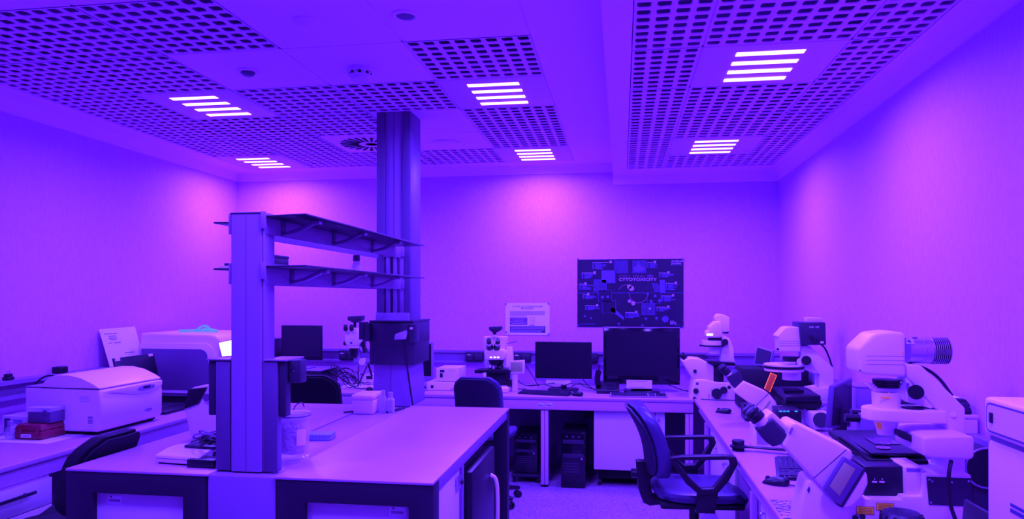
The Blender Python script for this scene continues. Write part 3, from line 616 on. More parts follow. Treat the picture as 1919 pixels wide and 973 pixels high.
W('base_strip', 'metal_mid', -3.69, -2.96, Y0 - .004, Y0 + .01, .80, .825)
p0, p1 = at_y(411, 641, 5.16), at_y(440, 672, 5.16)
Q = [at_y(409, 642, 5.03), at_y(442, 635, 5.20), at_y(442, 674, 5.20), at_y(417, 674, 5.03)]
sc_ = MB().hexa(Q, [p + Vector((-.02, .05, 0)) for p in Q]).build('touch_screen_frame', 'grey_plastic', t, .003, world=True)
cq = sum(Q, Vector()) / 4; Q2 = [cq + (p - cq) * .93 + Vector((.002, -.0025, 0)) for p in Q]
MB().hexa(Q2, [p + Vector((-.002, .003, 0)) for p in Q2]).build('lit_screen', 'screen_lit', sc_, world=True)
for k in range(3): MB().hexa([Q2[0] + (Q2[1] - Q2[0]) * f + (Q2[3] - Q2[0]) * g + Vector((.001, -.001, 0)) for f, g in ((.2, .2 + .15 * k), (.6, .2 + .15 * k), (.6, .23 + .15 * k), (.2, .23 + .15 * k))], [Q2[0] + (Q2[1] - Q2[0]) * f + (Q2[3] - Q2[0]) * g for f, g in ((.2, .2 + .15 * k), (.6, .2 + .15 * k), (.6, .23 + .15 * k), (.2, .23 + .15 * k))]).build('screen_text', 'ink_soft', sc_, world=True)
t = thing('rubber_glove', 'crumpled cyan rubber glove lying on top of the imaging cabinet', 'glove', (-3.35, 5.3, 1.287))
MB().tube([(-.13, -.03, .008), (-.05, -.02, .010), (.02, .01, .012), (.10, 0, .010), (.17, .02, .008)], .011, n=8).build('cuff', 'cyan_rubber', t)
MB().tube([(.0, .0, .012), (.03, -.02, .03), (.06, -.01, .05), (.09, .01, .045), (.10, .02, .015)], .009, n=8).build('finger', 'cyan_rubber', t)
MB().tube([(.03, .03, .012), (.06, .05, .03), (.10, .03, .02), (.15, .04, .010)], .009, n=8).build('finger', 'cyan_rubber', t)

# ---------------------------------------------------------------- on the island
t = thing('scanner_base', 'low white wedge-shaped device with black cradle on the left island top', 'device', (-1.86, 2.90, .8505), -.12)
MB().prism([(-.10, .006), (.10, .006), (.10, .05), (.03, .058), (-.03, .055), (-.10, .038)], 'x', -.10, .12).build('body', 'white_plastic', t, .006, 3)
MB().box(-.095, .115, -.101, -.099, .024, .0255).build('seam', 'metal_dark', t)
MB().box(-.09, .11, -.09, .09, 0, .006).build('rubber_base', 'black_matt', t)
MB().prism([(-.02, .056), (.07, .052), (.075, .075), (-.02, .068)], 'x', -.02, .13).build('cradle', 'slate_plastic', t, .004)
MB().tube([(-.06, .08, .055), (.0, .07, .075), (.10, .06, .085), (.17, .06, .08)], .010, n=8).build('hand_grip', 'black_plastic', t)
random.seed(3)
for i in range(7):
    cx_, cy_, z0 = -1.76 + random.uniform(-.03, .02), 2.91 + random.uniform(-.04, .04), .860 + i * .013
    R = random.uniform(.05, .08); pts = []
    for k in range(11):
        a = 2 * math.pi * k / 9 + i; pts.append((cx_ + R * math.cos(a), cy_ + R * .8 * math.sin(a), z0 + .018 * (1 + math.sin(a * 2 + i)) + .002 * k))
    cable('coiled_cable', pts, .0045 if i < 5 else .004, ['black cable lying lowest in the tangle beside the near post', 'second black cable loop up in the tangle beside the near post', 'middle black cable loop of the tangle beside the near post', 'fourth black cable loop up in the tangle beside the near post', 'topmost black cable loop of the tangle beside the near post', 'lower of the two pale cable loops on the black tangle', 'upper of the two pale cable loops on the black tangle'][i], group='tangled cables by the near post', material='black_plastic' if i < 5 else 'metal_lilac')
t = thing('adapter_brick', 'black power brick at the island edge under the tangled cables', 'adapter', (-1.745, 2.80, .8505))
bx('brick', 'black_plastic', t, -.05, .075, -.035, .035, 0, .035, .005)
t = thing('desk_instrument', 'white egg-shaped desktop instrument with black sloping face behind the near post', 'instrument', (-2.0, 3.45, .8505))
def PX(pts, Y_): return [(lambda q: (q.x, max(q.z, .8505)))(at_y(u, v, Y_)) for u, v in pts]
MB().prism(PX([(344, 768), (351, 733), (362, 726), (395, 720), (440, 722), (447, 760), (440, 835), (357, 830)], 3.34), 'y', 3.34, 3.60).build('housing', 'white_plastic', t, .012, 3, world=True)
MB().prism(PX([(345, 767), (352, 730), (387, 726), (371, 757)], 3.33), 'y', 3.33, 3.345).build('black_face', 'black_plastic', t, .002, world=True)
MB().cyl(at_y(387, 745, 3.34), at_y(387, 745, 3.325), .018).build('knob', 'metal_mid', t, world=True)
t = thing('bead_jar', 'tall glass jar of pale beads with glass lid beside the near post', 'jar', (-1.432, 3.00, .8425))
MB().lathe([(.066, 0), (.070, .004), (.070, .02), (.060, .028), (.066, .05), (.068, .17), (.070, .196), (.060, .196), (.058, .17), (.056, .05), (.05, .034), (.0, .034)], n=32).build('glass_body', 'glass', t)
bm_ = MB().lathe([(.0, .036), (.040, .036), (.045, .05), (.045, .150), (.04, .158), (.0, .162)], n=20)
for i in range(420):
    a = random.random() * 2 * math.pi; zz = random.uniform(.042, .158); rr_ = .048
    if i > 340: zz = random.uniform(.158, .176); rr_ = random.random() * .046
    bm_.ell((rr_ * math.cos(a), rr_ * math.sin(a), zz), .0065, .0065, .0065, 7, 5)
bead = bm_.build('beads', 'beads', t); bead['kind'] = 'stuff'
MB().lathe([(.071, .186), (.0735, .188), (.0735, .197), (.071, .198)], n=32).build('rim_seal', 'clear_plastic', t)
MB().tube([(.072 * math.cos(k * math.pi / 12), .072 * math.sin(k * math.pi / 12), .199) for k in range(25)], .0035, smooth=0).build('clamp_ring', 'metal_mid', t)
MB().lathe([(.071, .198), (.073, .202), (.073, .214), (.05, .220), (.0, .221)], n=32).build('glass_lid', 'glass', t)
MB().tube([(0, 0, .222), (.01, .0, .245), (.035, .01, .258), (.04, .02, .232)], .0025).build('wire_hook', 'metal_dark', t)
lb = MB(); 
for i in range(6):
    a0 = -.95 + i * .10; a1 = a0 + .12; lb.add([(.0705 * math.cos(a0), .0705 * math.sin(a0), .075), (.0705 * math.cos(a1), .0705 * math.sin(a1), .075), (.0705 * math.cos(a1), .0705 * math.sin(a1), .145), (.0705 * math.cos(a0), .0705 * math.sin(a0), .145)], [(0, 1, 2, 3)])
lb.build('label', 'paper_pink', t)
t = thing('ribbed_box', 'flat pale blue ribbed box on the island middle strip beside the jar', 'box', (-1.53, 3.47, .8425), .12)
bx('lower_half', 'sponge_blue', t, -.07, .085, -.05, .05, 0, .016, .006); bx('upper_half', 'sponge_blue', t, -.068, .083, -.048, .048, .0165, .032, .006)
for i in range(9): bx('rib', 'sponge_blue', t, -.06 + i * .015, -.054 + i * .015, -.0525, -.0485, .004, .028, .001)
cable('short_cable', [(-1.53, 3.13, .85), (-1.49, 3.11, .849), (-1.46, 3.17, .849), (-1.50, 3.24, .849), (-1.56, 3.26, .849)], .005, 'short black cable curling out behind the bead jar')
t = thing('foam_box', 'white polystyrene box with lid on the island middle strip', 'box', (-1.575, 4.32, .8425), .06)
MB().hexa([(-.062, -.085, 0), (.062, -.085, 0), (.062, .10, 0), (-.062, .10, 0)], [(-.07, -.095, .088), (.07, -.095, .088), (.07, .11, .088), (-.07, .11, .088)]).build('box_body', 'paper_pink', t, .01, 3)
bx('lid', 'paper_pink', t, -.073, .073, -.098, .113, .089, .122, .014, seg=3)
for x, lab, hh in ((-1.475, 'empty clear plastic bottle right of the polystyrene box, nearest it', .125), (-1.425, 'empty clear plastic bottle right of the polystyrene box, nearest the column', .115)):
    t = thing('plastic_bottle', lab, 'bottle', (x, 4.33, .8425), 0, 'clear plastic bottles on the middle strip')
    MB().lathe([(.022, 0), (.025, .004), (.025, hh * .7), (.012, hh * .85), (.012, hh), (.010, hh), (.010, hh * .86), (.023, hh * .69), (.023, .006), (0, .006)]).build('bottle_body', 'clear_plastic', t)
    MB().lathe([(.014, hh - .004), (.014, hh + .012), (.008, hh + .014)]).build('cap', 'clear_plastic', t)
for i, (a, b, lab) in enumerate((((-1.44, 4.30), (-1.41, 4.47), 'black pen lying nearest the bottles on the middle strip'), ((-1.42, 4.31), (-1.385, 4.49), 'black pen lying nearest the right worktop on the middle strip'), ((-1.68, 4.20), (-1.625, 4.26), 'black marker lying left of the polystyrene box'))):
    t = thing('pen', lab, 'pen', (a[0], a[1], .8505)); d = Vector((b[0] - a[0], b[1] - a[1], 0)); z = .006 if i < 2 else .007
    t.location.z = .8425 if i < 2 else .8507
    WORLD[t.name] = Matrix.Translation(t.location)
    MB().cyl((0, 0, z), (d.x * .7, d.y * .7, z), .0055).build('barrel', 'black_plastic', t); MB().cyl((d.x * .7, d.y * .7, z), (d.x, d.y, z), .006, .005).build('cap', 'slate_plastic', t)
cable('column_cable', [(-1.395, 4.50, 1.28), (-1.385, 4.53, 1.15), (-1.365, 4.535, 1.0), (-1.345, 4.54, .86)], .006, 'black cable hanging from the column collar to the island', 'cable')
# shelf contents
t = thing('instrument_box', 'dark box lying on a dark slab on the lower rack shelf', 'box', (-1.70, 3.20, 1.7165))
bx('case', 'slate_plastic', t, -.06, .09, -.10, .12, 0, .03, .003); bx('case_lid', 'metal_dark', t, -.062, .092, -.102, .122, .0305, .045, .003)
tag(bx('dark_slab', 'metal_dark', None, -1.775, -1.605, 3.02, 3.55, 1.7025, 1.716, .003), 'thin dark slab under the dark box on the lower rack shelf', 'tray')
tag(bx('white_tray', 'white_plastic', None, -1.778, -1.602, 2.98, 3.62, 1.6905, 1.702, .002), 'thin white tray under the dark slab on the lower rack shelf', 'tray')
t = thing('paper_folder', 'flat grey folder near the middle of the lower rack shelf', 'folder', (-1.69, 3.95, 1.691))
bx('cover', 'metal_lilac', t, -.08, .08, -.15, .15, 0, .012, .002); bx('clip', 'metal_dark', t, -.02, .03, -.12, .10, .0125, .02, .002)
t = thing('shelf_bottle', 'clear capped bottle near the far end of the lower rack shelf', 'bottle', (-1.66, 4.36, 1.691))
MB().lathe([(.03, 0), (.034, .004), (.034, .07), (.02, .09), (.018, .10)]).build('bottle_body', 'clear_plastic', t); MB().lathe([(.022, .10), (.022, .135), (.018, .138)]).build('cap', 'metal_mid', t)
# ---------------------------------------------------------------- back bench
def pbox(name, m, t, u0, v0, u1, v1, Y, dep, bevel=.003, seg=2, label=None):
    a = at_y(u0, v1, Y); b = at_y(u1, v0, Y); return bx(name, m, t, a.x, b.x, Y, Y + dep, a.z, b.z, bevel, world=True, seg=seg, label=label)
def pprism(name, m, t, pts, Y, dep, bevel=.003, seg=2, label=None):
    P = [(lambda q: (q.x, q.z))(at_y(u, v, Y)) for u, v in pts]
    return MB().prism(P, 'y', Y, Y + dep).build(name, m, t, bevel, seg, world=True, label=label)
def pcyl(name, m, t, u0, v0, Y0_, u1, v1, Y1_, r0, r1=None, n=20):
    return MB().cyl(at_y(u0, v0, Y0_), at_y(u1, v1, Y1_), r0, r1, n).build(name, m, t, .0, world=True)
t = thing('desktop_computer', 'flat black desktop computer lying under the square monitor', 'computer', (-2.83, 6.3, .75))
bx('case', 'black_plastic', t, -.17, .17, -.18, .20, .004, .15, .004); bx('top_cover', 'grey_plastic', t, -.172, .172, -.182, .202, .1505, .158, .003)
bx('drive_slot', 'slate_plastic', t, -.05, .12, -.183, -.18, .10, .115, .001)
for x in (-.14, .14): MB().cyl((x, -.15, 0), (x, -.15, .005), .012, n=10).build('foot', 'black_matt', t); MB().cyl((x, .17, 0), (x, .17, .005), .012, n=10).build('foot', 'black_matt', t)
monitor('square black monitor standing on the flat desktop computer', (-2.93, 6.3, .9085), 0, .40, .30, .095, .014, neck=(.07, .03), foot=(.22, .18), standm='grey_plastic', chin=.022)
t = thing('loudspeaker', 'black box loudspeaker on the back bench partly hidden by the near post', 'speaker', (-3.265, 6.3, .75))
bx('cabinet', 'black_plastic', t, -.075, .075, 0, .2, 0, .425, .006); bx('grille', 'black_matt', t, -.066, .066, -.008, 0, .03, .41, .003)
cable('speaker_cable', [at_y(487, 586, 6.6), at_y(492, 592, 6.6), at_y(490, 600, 6.62), at_y(488, 612, 6.6), at_y(500, 615, 6.55), at_y(513, 636, 6.45)], .005, 'black cable rising along the back wall above the loudspeaker')
random.seed(11)
for i in range(16):
    x0, y0 = random.uniform(-2.62, -2.5), random.uniform(6.12, 6.4); pts = [(x0 - .12, 6.45, .88 + random.uniform(-.05, .06)), (x0, y0, .90 + random.uniform(-.08, .06))]
    x, y = x0, y0
    for k in range(4):
        x += random.uniform(.03, .12); y += random.uniform(-.08, .06); pts.append((x, min(6.5, max(6.02, y)), max(.757, .86 - .04 * k + random.uniform(-.06, .05))))
    pts.append((x + .03, y + .1, .757)); cable('loose_cable', pts, random.choice((.0035, .0045)), 'black cable in the tangle between square monitor and stereo microscope', group='cables tangled left of the stereo microscope')
# stereo microscope on a boom stand
t = thing('stereo_microscope', 'white stereo microscope with camera on a boom stand left of the column', 'microscope', (-2.35, 6.2, .75))
Y = 6.12
pprism('camera_head', 'slate_plastic', t, [(651, 593), (678, 592), (677, 600), (669, 605), (661, 605), (651, 600)], Y, .09, .004)
pcyl('camera_neck', 'black_plastic', t, 665, 604, Y + .045, 665, 614, Y + .045, .013)
hd = pprism('zoom_body', 'white_plastic', t, [(647, 627), (657, 615), (667, 615), (674, 625), (676, 640), (671, 648), (649, 648), (646, 640)], Y, .11, .008, 3)
pbox('logo', 'ink', hd, 656, 641, 660, 645, Y - .001, .002, 0); pbox('sticker', 'paper', hd, 665, 639, 672, 644, Y - .001, .002, 0)
for u in (648, 659):
    pcyl('eyepiece_tube', 'white_plastic', t, u + 3, 624, Y + .02, u, 617, Y - .03, .015); pcyl('eyepiece', 'black_plastic', t, u, 618, Y - .028, u - .5, 611, Y - .06, .020, .018)
pbox('lower_ring', 'white_plastic', t, 653, 648, 671, 653, Y + .01, .08, .004); pcyl('objective', 'black_plastic', t, 662, 653, Y + .05, 662, 668, Y + .05, .038, .025)
pcyl('focus_knob', 'black_plastic', t, 674, 643, Y + .06, 684, 642, Y + .06, .026); pcyl('focus_knob', 'black_plastic', t, 650, 643, Y + .06, 645, 643, Y + .06, .022)
pcyl('holder_arm', 'black_plastic', t, 680, 645, Y + .08, 686, 660, Y + .08, .02)
pcyl('boom', 'metal_lilac', t, 664, 677, Y + .09, 706, 678, Y + .09, .025); pcyl('boom_clamp', 'white_plastic', t, 678, 678, Y + .06, 684, 678, Y + .12, .032)
pcyl('pole', 'chrome', t, 672, 650, Y + .1, 672, 724, Y + .1, .012)
pcyl('strut', 'black_plastic', t, 688, 686, Y + .05, 670, 724, Y - .02, .006); pcyl('strut', 'black_plastic', t, 690, 682, Y + .05, 697, 705, Y + .1, .009)
bx('stand_base', 'white_plastic', t, -2.47, -2.16, 6.12, 6.42, .75, .772, .008, world=True); pprism('lamp_box', 'white_plastic', t, [(678, 712), (683, 702), (700, 700), (704, 716), (678, 716)], 6.22, .12, .004); pbox('lamp_vent', 'slate_plastic', t, 686, 705, 698, 711, 6.218, .003, .001)
mouse('black mouse on the back bench left of the column', (-2.17, 6.0, .7505), .6)
monitor('pale-framed monitor half hidden behind the tall column', (-1.885, 6.3, .7505), -.03, .42, .325, .085, .018, frame='metal_lilac', chin=.03, standm='metal_lilac')
keyboard('black keyboard on a pale tray right of the column', (-1.88, 6.08, .7505), 0, .40, .14, body='metal_lilac', key='black_plastic')
card('name_card', 'small white card standing behind the keyboard right of the column', 'card', -1.88, -1.80, 6.21, .7505, .80, 2)
for lab, x0, x1, z0, z1, y0, y1 in (('wide white power supply, lower of the two stacked units', -1.675, -1.385, .7505, .825, 6.10, 6.45), ('small white power supply standing on the wider unit', -1.60, -1.40, .8262, .945, 6.13, 6.42)):
    t = thing('power_supply', lab, 'power supply', ((x0 + x1) / 2, y0, z0), 0, 'stacked white power supplies'); w2 = (x1 - x0) / 2; hh = z1 - z0
    bx('case', 'white_plastic', t, -w2, w2, .008, y1 - y0, .006, hh, .004); fp = bx('front_panel', 'white_plastic', t, -w2 - .004, w2 + .004, 0, .008, .003, hh + .002, .004)
    bx('panel_edge', 'metal_dark', t, -w2 - .0045, w2 + .0045, .006, .010, .002, hh + .003, .003)
    bx('rocker_switch', 'black_plastic', fp, -w2 + .03, -w2 + .055, -.004, .001, hh * .3, hh * .62, .002)
    if hh > .1: bx('display', 'slate_plastic', fp, -w2 + .03, -w2 + .07, -.002, .001, hh * .68, hh * .86, .001); bx('label', 'paper', fp, .0, .06, -.0012, .0005, hh * .72, hh * .92, 0)
    else: bx('model_print', 'ink_soft', fp, .06, .13, -.0008, .0005, hh * .16, hh * .26, 0)
    for x in (-w2 + .03, w2 - .03): MB().cyl((x, .04, 0), (x, .04, .006), .01, n=10).build('foot', 'black_matt', t)
# upright microscope facing the room
t = thing('upright_microscope', 'white upright microscope with black stage and top camera by the back wall', 'microscope', (-1.06, 6.25, .75))
Y = 6.10
bx('base', 'white_plastic', t, -1.22, -.95, 6.02, 6.45, .7505, .80, .012, world=True, seg=3)
pprism('arm', 'white_plastic', t, [(908, 655), (949, 655), (952, 690), (958, 728), (930, 729), (926, 700), (908, 692)], Y + .14, .16, .008)
hd = pprism('head', 'white_plastic', t, [(908, 656), (943, 656), (946, 664), (944, 675), (911, 675), (907, 664)], Y, .22, .008, 3)
for u in (920, 927, 933.5): pbox('indicator', 'led_white', hd, u - 2, 669, u + 2, 671, Y - .001, .002, 0)
pbox('lamp_housing', 'paper_pink', t, 905, 632, 948, 654, Y + .12, .14, .004)
for u, s in ((917, 1), (932, -1)):
    pcyl('eyepiece_tube', 'black_plastic', t, u + s * 1, 652, Y + .02, u, 645, Y - .03, .031, .026); pcyl('tube_collar', 'white_plastic', t, u, 647, Y - .02, u - s * .5, 642, Y - .045, .024); pcyl('eyepiece', 'black_plastic', t, u - s * .5, 643, Y - .042, u - s * 1, 637, Y - .075, .022, .019)
pcyl('camera_neck', 'white_plastic', t, 927, 632, Y + .1, 927, 627, Y + .1, .022); pcyl('camera_ring', 'black_plastic', t, 927, 628, Y + .1, 927, 622, Y + .1, .016)
pprism('camera_head', 'slate_plastic', t, [(916, 613), (939, 612), (939, 618), (932, 623), (922, 623), (916, 618)], Y + .05, .09, .004)
pcyl('nosepiece', 'black_plastic', t, 930, 675, Y + .08, 930, 682, Y + .08, .07, .06)
for u, v in ((918, 690), (925, 692), (934, 690), (941, 688)): pcyl('objective', 'steel' if u < 930 else 'black_plastic', t, u + (930 - u) * .2, 681, Y + .08, u, v, Y + .06, .017, .011)
st = pprism('stage', 'black_plastic', t, [(889, 694), (950, 692), (956, 695), (956, 700), (889, 700)], Y - .02, .18, .003)
pprism('condenser', 'black_plastic', t, [(910, 700), (948, 700), (950, 716), (935, 722), (912, 712)], Y + .03, .1, .004)
pbox('slide_clip', 'white_plastic', st, 905, 699, 911, 708, Y - .03, .01, .001)
pcyl('focus_knob', 'black_plastic', t, 950, 720, Y + .1, 962, 719, Y + .1, .035); pcyl('stage_drive', 'black_plastic', t, 953, 700, Y, 953, 727, Y, .014)
pprism('side_column', 'white_plastic', t, [(949, 651), (959, 650), (964, 728), (953, 730)], Y + .16, .08, .004)
fr = pprism('touch_panel', 'white_plastic', t, [(954, 677), (983, 675), (983, 700), (954, 701)], Y + .02, .03, .004); pbox('touch_screen', 'touch_screen', fr, 957, 679, 979, 697, Y + .018, .003, .001)
bx('panel_stand', 'white_plastic', t, at_y(960, 700, Y + .04).x, at_y(970, 700, Y + .04).x, Y + .03, Y + .06, .7505, at_y(960, 700, Y + .04).z, .003, world=True)
cable('microscope_cable', [at_y(968, 640, 6.3), at_y(955, 643, 6.3), at_y(948, 645, 6.3)], .004, 'thin rod sticking out to the right of the upright microscope head', 'rod', material='metal_mid')
for i, (pts, lab) in enumerate((([(985, 685), (995, 700), (1003, 713), (1010, 725)], 'black cable running from the right socket box down behind the middle monitor'), ([(965, 705), (972, 715), (985, 724), (1010, 722), (1040, 718)], 'black cable crossing from the upright microscope to the middle monitor'), ([(950, 720), (958, 733), (970, 738), (985, 739)], 'thin black cable looping in front of the upright microscope base'), ([(990, 723), (1020, 720), (1045, 728), (1075, 716), (1100, 722)], 'black cable lying across the bench behind the middle keyboard'), ([(1085, 700), (1095, 715), (1108, 728), (1120, 733)], 'black cable dropping beside the right edge of the middle monitor'), ([(1070, 725), (1085, 718), (1100, 727), (1115, 730)], 'black cable curling between middle monitor and desk phone'), ([(1253, 722), (1265, 726), (1280, 732), (1294, 734)], 'black cable running from the large television to the corner microscope'), ([(1123, 683), (1122, 700), (1118, 715), (1117, 730)], 'black cable hanging from the socket box behind the desk phone'))):
    P = [at_y(u, v, 6.2 + .04 * (i % 3)) for u, v in pts]; P = [Vector((p.x, p.y, max(p.z, .7565))) for p in P]; cable('bench_cable', P, .0045, lab)
mon3 = monitor('wide black monitor with silver chin on the back bench', (-.505, 6.30, .7505), -.02, .497, .322, .10, .006, frame='black_plastic', chin=.022, neck=(.05, .03), foot=(.26, .18))
bx('chin', 'metal_lilac', mon3, -.2485, .2485, -.004, .001, .079, .1, .001, label='silver chin strip')
card('paper_strip', 'white paper strip taped below the wide back-bench monitor', 'note', -.655, -.44, 6.285, .80, .8395, 2)
keyboard('black keyboard lying askew before the wide back-bench monitor', (-.635, 6.01, .7505), -.22, .44, .14)
mouse('black mouse on a disc beside the askew keyboard', (-.365, 5.945, .7535), .9)
tag(MB().lathe([(.06, 0), (.06, .0012), (.008, .0012)], (0, 0, 0), n=32).build('compact_disc', 'chrome', loc=(-.335, 5.96, .7508)), 'shiny disc lying under the black mouse on the back bench', 'disc')
t = thing('desk_phone', 'black desk phone with upright handset left of the television', 'phone', (-.12, 6.2, .7505))
MB().prism([(-.09, 0), (.09, 0), (.09, .09), (-.09, .03)], 'x', -.09, .10).build('phone_body', 'black_plastic', t, .006)
for r in range(4):
    for c in range(3): MB().box(.0 + c * .026, .018 + c * .026, -.06 + r * .026, -.042 + r * .026, .042 + r * .0087, .050 + r * .0087).build('key', 'slate_plastic', t, .001)
MB().tube([(-.075, -.05, .06), (-.085, -.03, .10), (-.085, .0, .14), (-.075, .03, .175)], .024, n=10).build('handset', 'black_gloss', t)
t = thing('television', 'large glossy black television screen on the back bench', 'television', (.17, 6.28, .7505))
c = at_y(1130, 613, 6.28); d = at_y(1275, 722, 6.28); w0, w1, z0, z1 = c.x - .17, d.x - .17, d.z - .7505, c.z - .7505
bx('frame', 'black_gloss', t, w0 + .004, w1 - .004, 0, .05, z0, z1 - .004, .006); bx('edge_trim', 'metal_lilac', t, w0, w1, .012, .045, z0 + .03, z1, .004)
bx('back_shell', 'black_plastic', t, w0 + .04, w1 - .04, .05, .12, z0 + .04, z1 - .05, .02)
bx('screen', 'screen_off', t, w0 + .026, w1 - .028, -.0015, .002, z0 + .072, z1 - .034, 0)
bx('stand_neck', 'black_plastic', t, -.09, .09, .02, .09, .012, z0 + .03, .004); MB().prism(rrect(-.15, .15, -.08, .16, .03), 'z', 0, .013).build('stand_foot', 'black_gloss', t, .003)
c = at_y(1174, 712, 6.255); d = at_y(1222, 729, 6.255)
card('paper_strip', 'white paper strip taped under the large television', 'note', c.x, d.x, 6.255, d.z, c.z, 2)
keyboard('pale keyboard with dark keys in front of the large television', (.135, 5.99, .7505), .02, .46, .15, body='metal_lilac', key='slate_plastic')
# ---------------------------------------------------------------- under the back bench
def tower(label, loc, rz, w, d, h, trolley=0.0):
    t = thing('computer_tower', label, 'computer', loc, rz); z = trolley
    bx('case', 'black_plastic', t, -w / 2, w / 2, .012, d, z + .008, z + h, .006)
    f = MB().prism([(-w / 2, z + .005), (w / 2, z + .005), (w / 2, z + h), (-w / 2, z + h)], 'y', 0, .012).build('front_panel', 'black_gloss', t, .004)
    for zz in (.80, .55): bx('drive_cover', 'slate_plastic', f, -w / 2 + .015, w / 2 - .015, -.003, .001, z + h * zz, z + h * (zz + .07), .001)
    for k in range(4): bx('grille_bar', 'slate_plastic', f, -w / 2 + .02, w / 2 - .05, -.003, .001, z + h * (.28 + .05 * k), z + h * (.305 + .05 * k), .001)
    MB().cyl((w / 2 - .03, 0, z + h * .53), (w / 2 - .03, -.004, z + h * .53), .009, n=12).build('power_button', 'steel', f)
    for k in range(3): bx('port', 'steel', f, -w / 2 + .04 + k * .05, -w / 2 + .055 + k * .05, -.002, .001, z + h * .92, z + h * .932, 0)
    for x in (-w / 2 + .03, w / 2 - .03): bx('front_foot', 'black_matt', t, x - .02, x + .02, .02, .06, z, z + .008, .001); bx('front_foot', 'black_matt', t, x - .02, x + .02, d - .06, d - .02, z, z + .008, .001)
    if trolley:
        bx('trolley', 'metal_dark', t, -w / 2 - .02, w / 2 + .02, -.02, d, .05, z, .004)
        for x in (-w / 2, w / 2):
            for y in (.02, d - .04): MB().cyl((x - .01, y, .025), (x + .01, y, .025), .025, n=12).build('caster', 'black_plastic', t)
    return t
tower('tall black computer tower on the floor between bench leg and white cabinet', (-.392, 5.90, 0), 0, .20, .45, .455)
tower('black computer tower on a low trolley left of the paired bench legs', (-.80, 6.02, 0), 0, .20, .42, .33, .075)
for i in range(4):
    cable('hanging_cable', [(-.32 + .02 * i, 6.33, .50), (-.30 + .025 * i, 6.38, .58), (-.27 + .03 * i, 6.40, .66)], .006, 'black cable rising behind the tall computer tower', group='cables behind the tall tower')
for x0, x1 in ((1007, 1019), (1022, 1035)):
    a = at_y(x0, 762, BF + .011); b = at_y(x1, 755, BF + .011)
    lab = 'small white sticker on the back bench apron, ' + ('left' if x0 == 1007 else 'right') + ' one of the pair'
    t = thing('apron_sticker', lab, 'sticker', (a.x, BF + .0115, a.z), 0, 'apron stickers')
    bx('sheet', 'paper', t, 0, b.x - a.x, -.001, 0, 0, b.z - a.z, 0); bx('print_line', 'ink', t, .006, b.x - a.x - .006, -.0014, -.001, .006, .014, 0); bx('logo', 'red_plastic', t, .006, .014, -.0014, -.001, .02, .026, 0)

# ---------------------------------------------------------------- paper on the back wall
def face(parent, u, v): q = at_y(u, v, YB - .003); return q - parent.location
t = thing('science_poster', 'large dark poster reading CELL HEALTH CYTOTOXICITY on the back wall', 'poster', at_y(1181, 613, YB - .003))
mat('poster_dark', (.014, .008, .030), .4, noise=.5, nscale=7); mat('poster_print', (.10, .06, .28), .5); mat('poster_bright', (.45, .28, .62), .5); mat('poster_rust', (.16, .05, .14), .5); mat('poster_cell', (.05, .03, .12), .5, noise=.75, nscale=45)
def flat(name, m, u0, v0, u1, v1, lay=1, parent=None):
    a = face(t, u0, v1); b = face(t, u1, v0); return bx(name, m, parent or t, a.x, b.x, -.0007 * lay, -.0007 * lay + .0006, a.z, b.z, 0)
def fpoly(name, m, pts, lay=2):
    P = [(lambda q: (q.x, q.z))(face(t, u, v)) for u, v in pts]; return MB().prism(P, 'y', -.0007 * lay, -.0007 * lay + .0006).build(name, m, t)
flat('sheet', 'poster_dark', 1082, 485, 1281, 613, 1)
S = 230 / 1399.0
def cr_(x, y): return (1070 + x * S, 470 + y * S)
def cflat(name, m, x0, y0, x1, y1, lay=2): a = cr_(x0, y0); b = cr_(x1, y1); return flat(name, m, a[0], a[1], b[0], b[1], lay)
for i, (x, y, w_, n_) in enumerate(((245, 115, 195, 5), (122, 235, 135, 4), (92, 362, 60, 4), (133, 482, 50, 3), (160, 610, 125, 3), (620, 685, 110, 4), (868, 115, 75, 4), (1003, 235, 95, 3), (1078, 353, 105, 5), (1030, 496, 120, 4), (975, 625, 120, 3))):
    cflat('caption_icon', 'poster_bright', x + w_, y, x + w_ + 26, y + 26); cflat('caption_rule', 'poster_bright', x, y + 16, x + w_ - 6, y + 22)
    for k in range(n_):
        cflat('caption_line', 'poster_print', x, y + 29 + 14 * k, x + 18, y + 38 + 14 * k); cflat('caption_line', 'poster_print', x + 30, y + 29 + 14 * k, x + 85 + random.random() * 85, y + 38 + 14 * k)
for x0, y0, x1, y1, m_ in ((492, 112, 650, 255, 'poster_cell'), (348, 225, 505, 370, 'poster_print'), (258, 330, 405, 465, 'poster_cell'), (702, 112, 856, 255, 'poster_cell'), (1010, 333, 1072, 484, 'poster_print'), (312, 450, 465, 585, 'poster_dark'), (356, 570, 512, 712, 'poster_dark'), (868, 475, 1025, 600, 'poster_dark'), (805, 600, 960, 735, 'poster_cell')):
    cflat('image_tile_border', 'poster_print', x0, y0, x1, y1, 2); cflat('image_tile', m_, x0 + 3, y0 + 3, x1 - 3, y1 - 3, 3)
fpoly('image_shape', 'poster_cell', [cr_(*p) for p in ((915, 370), (990, 370), (1040, 484), (958, 484))])
fpoly('image_shape', 'poster_print', [cr_(*p) for p in ((455, 650), (490, 655), (605, 760), (600, 790), (480, 700), (455, 690))], 3)
fpoly('image_shape', 'poster_print', [cr_(*p) for p in ((720, 240), (715, 190), (755, 165), (768, 115), (785, 165), (845, 200), (830, 235))], 4)
fpoly('image_shape', 'poster_rust', [cr_(*p) for p in ((770, 185), (800, 175), (815, 195), (795, 215), (772, 208))], 5)
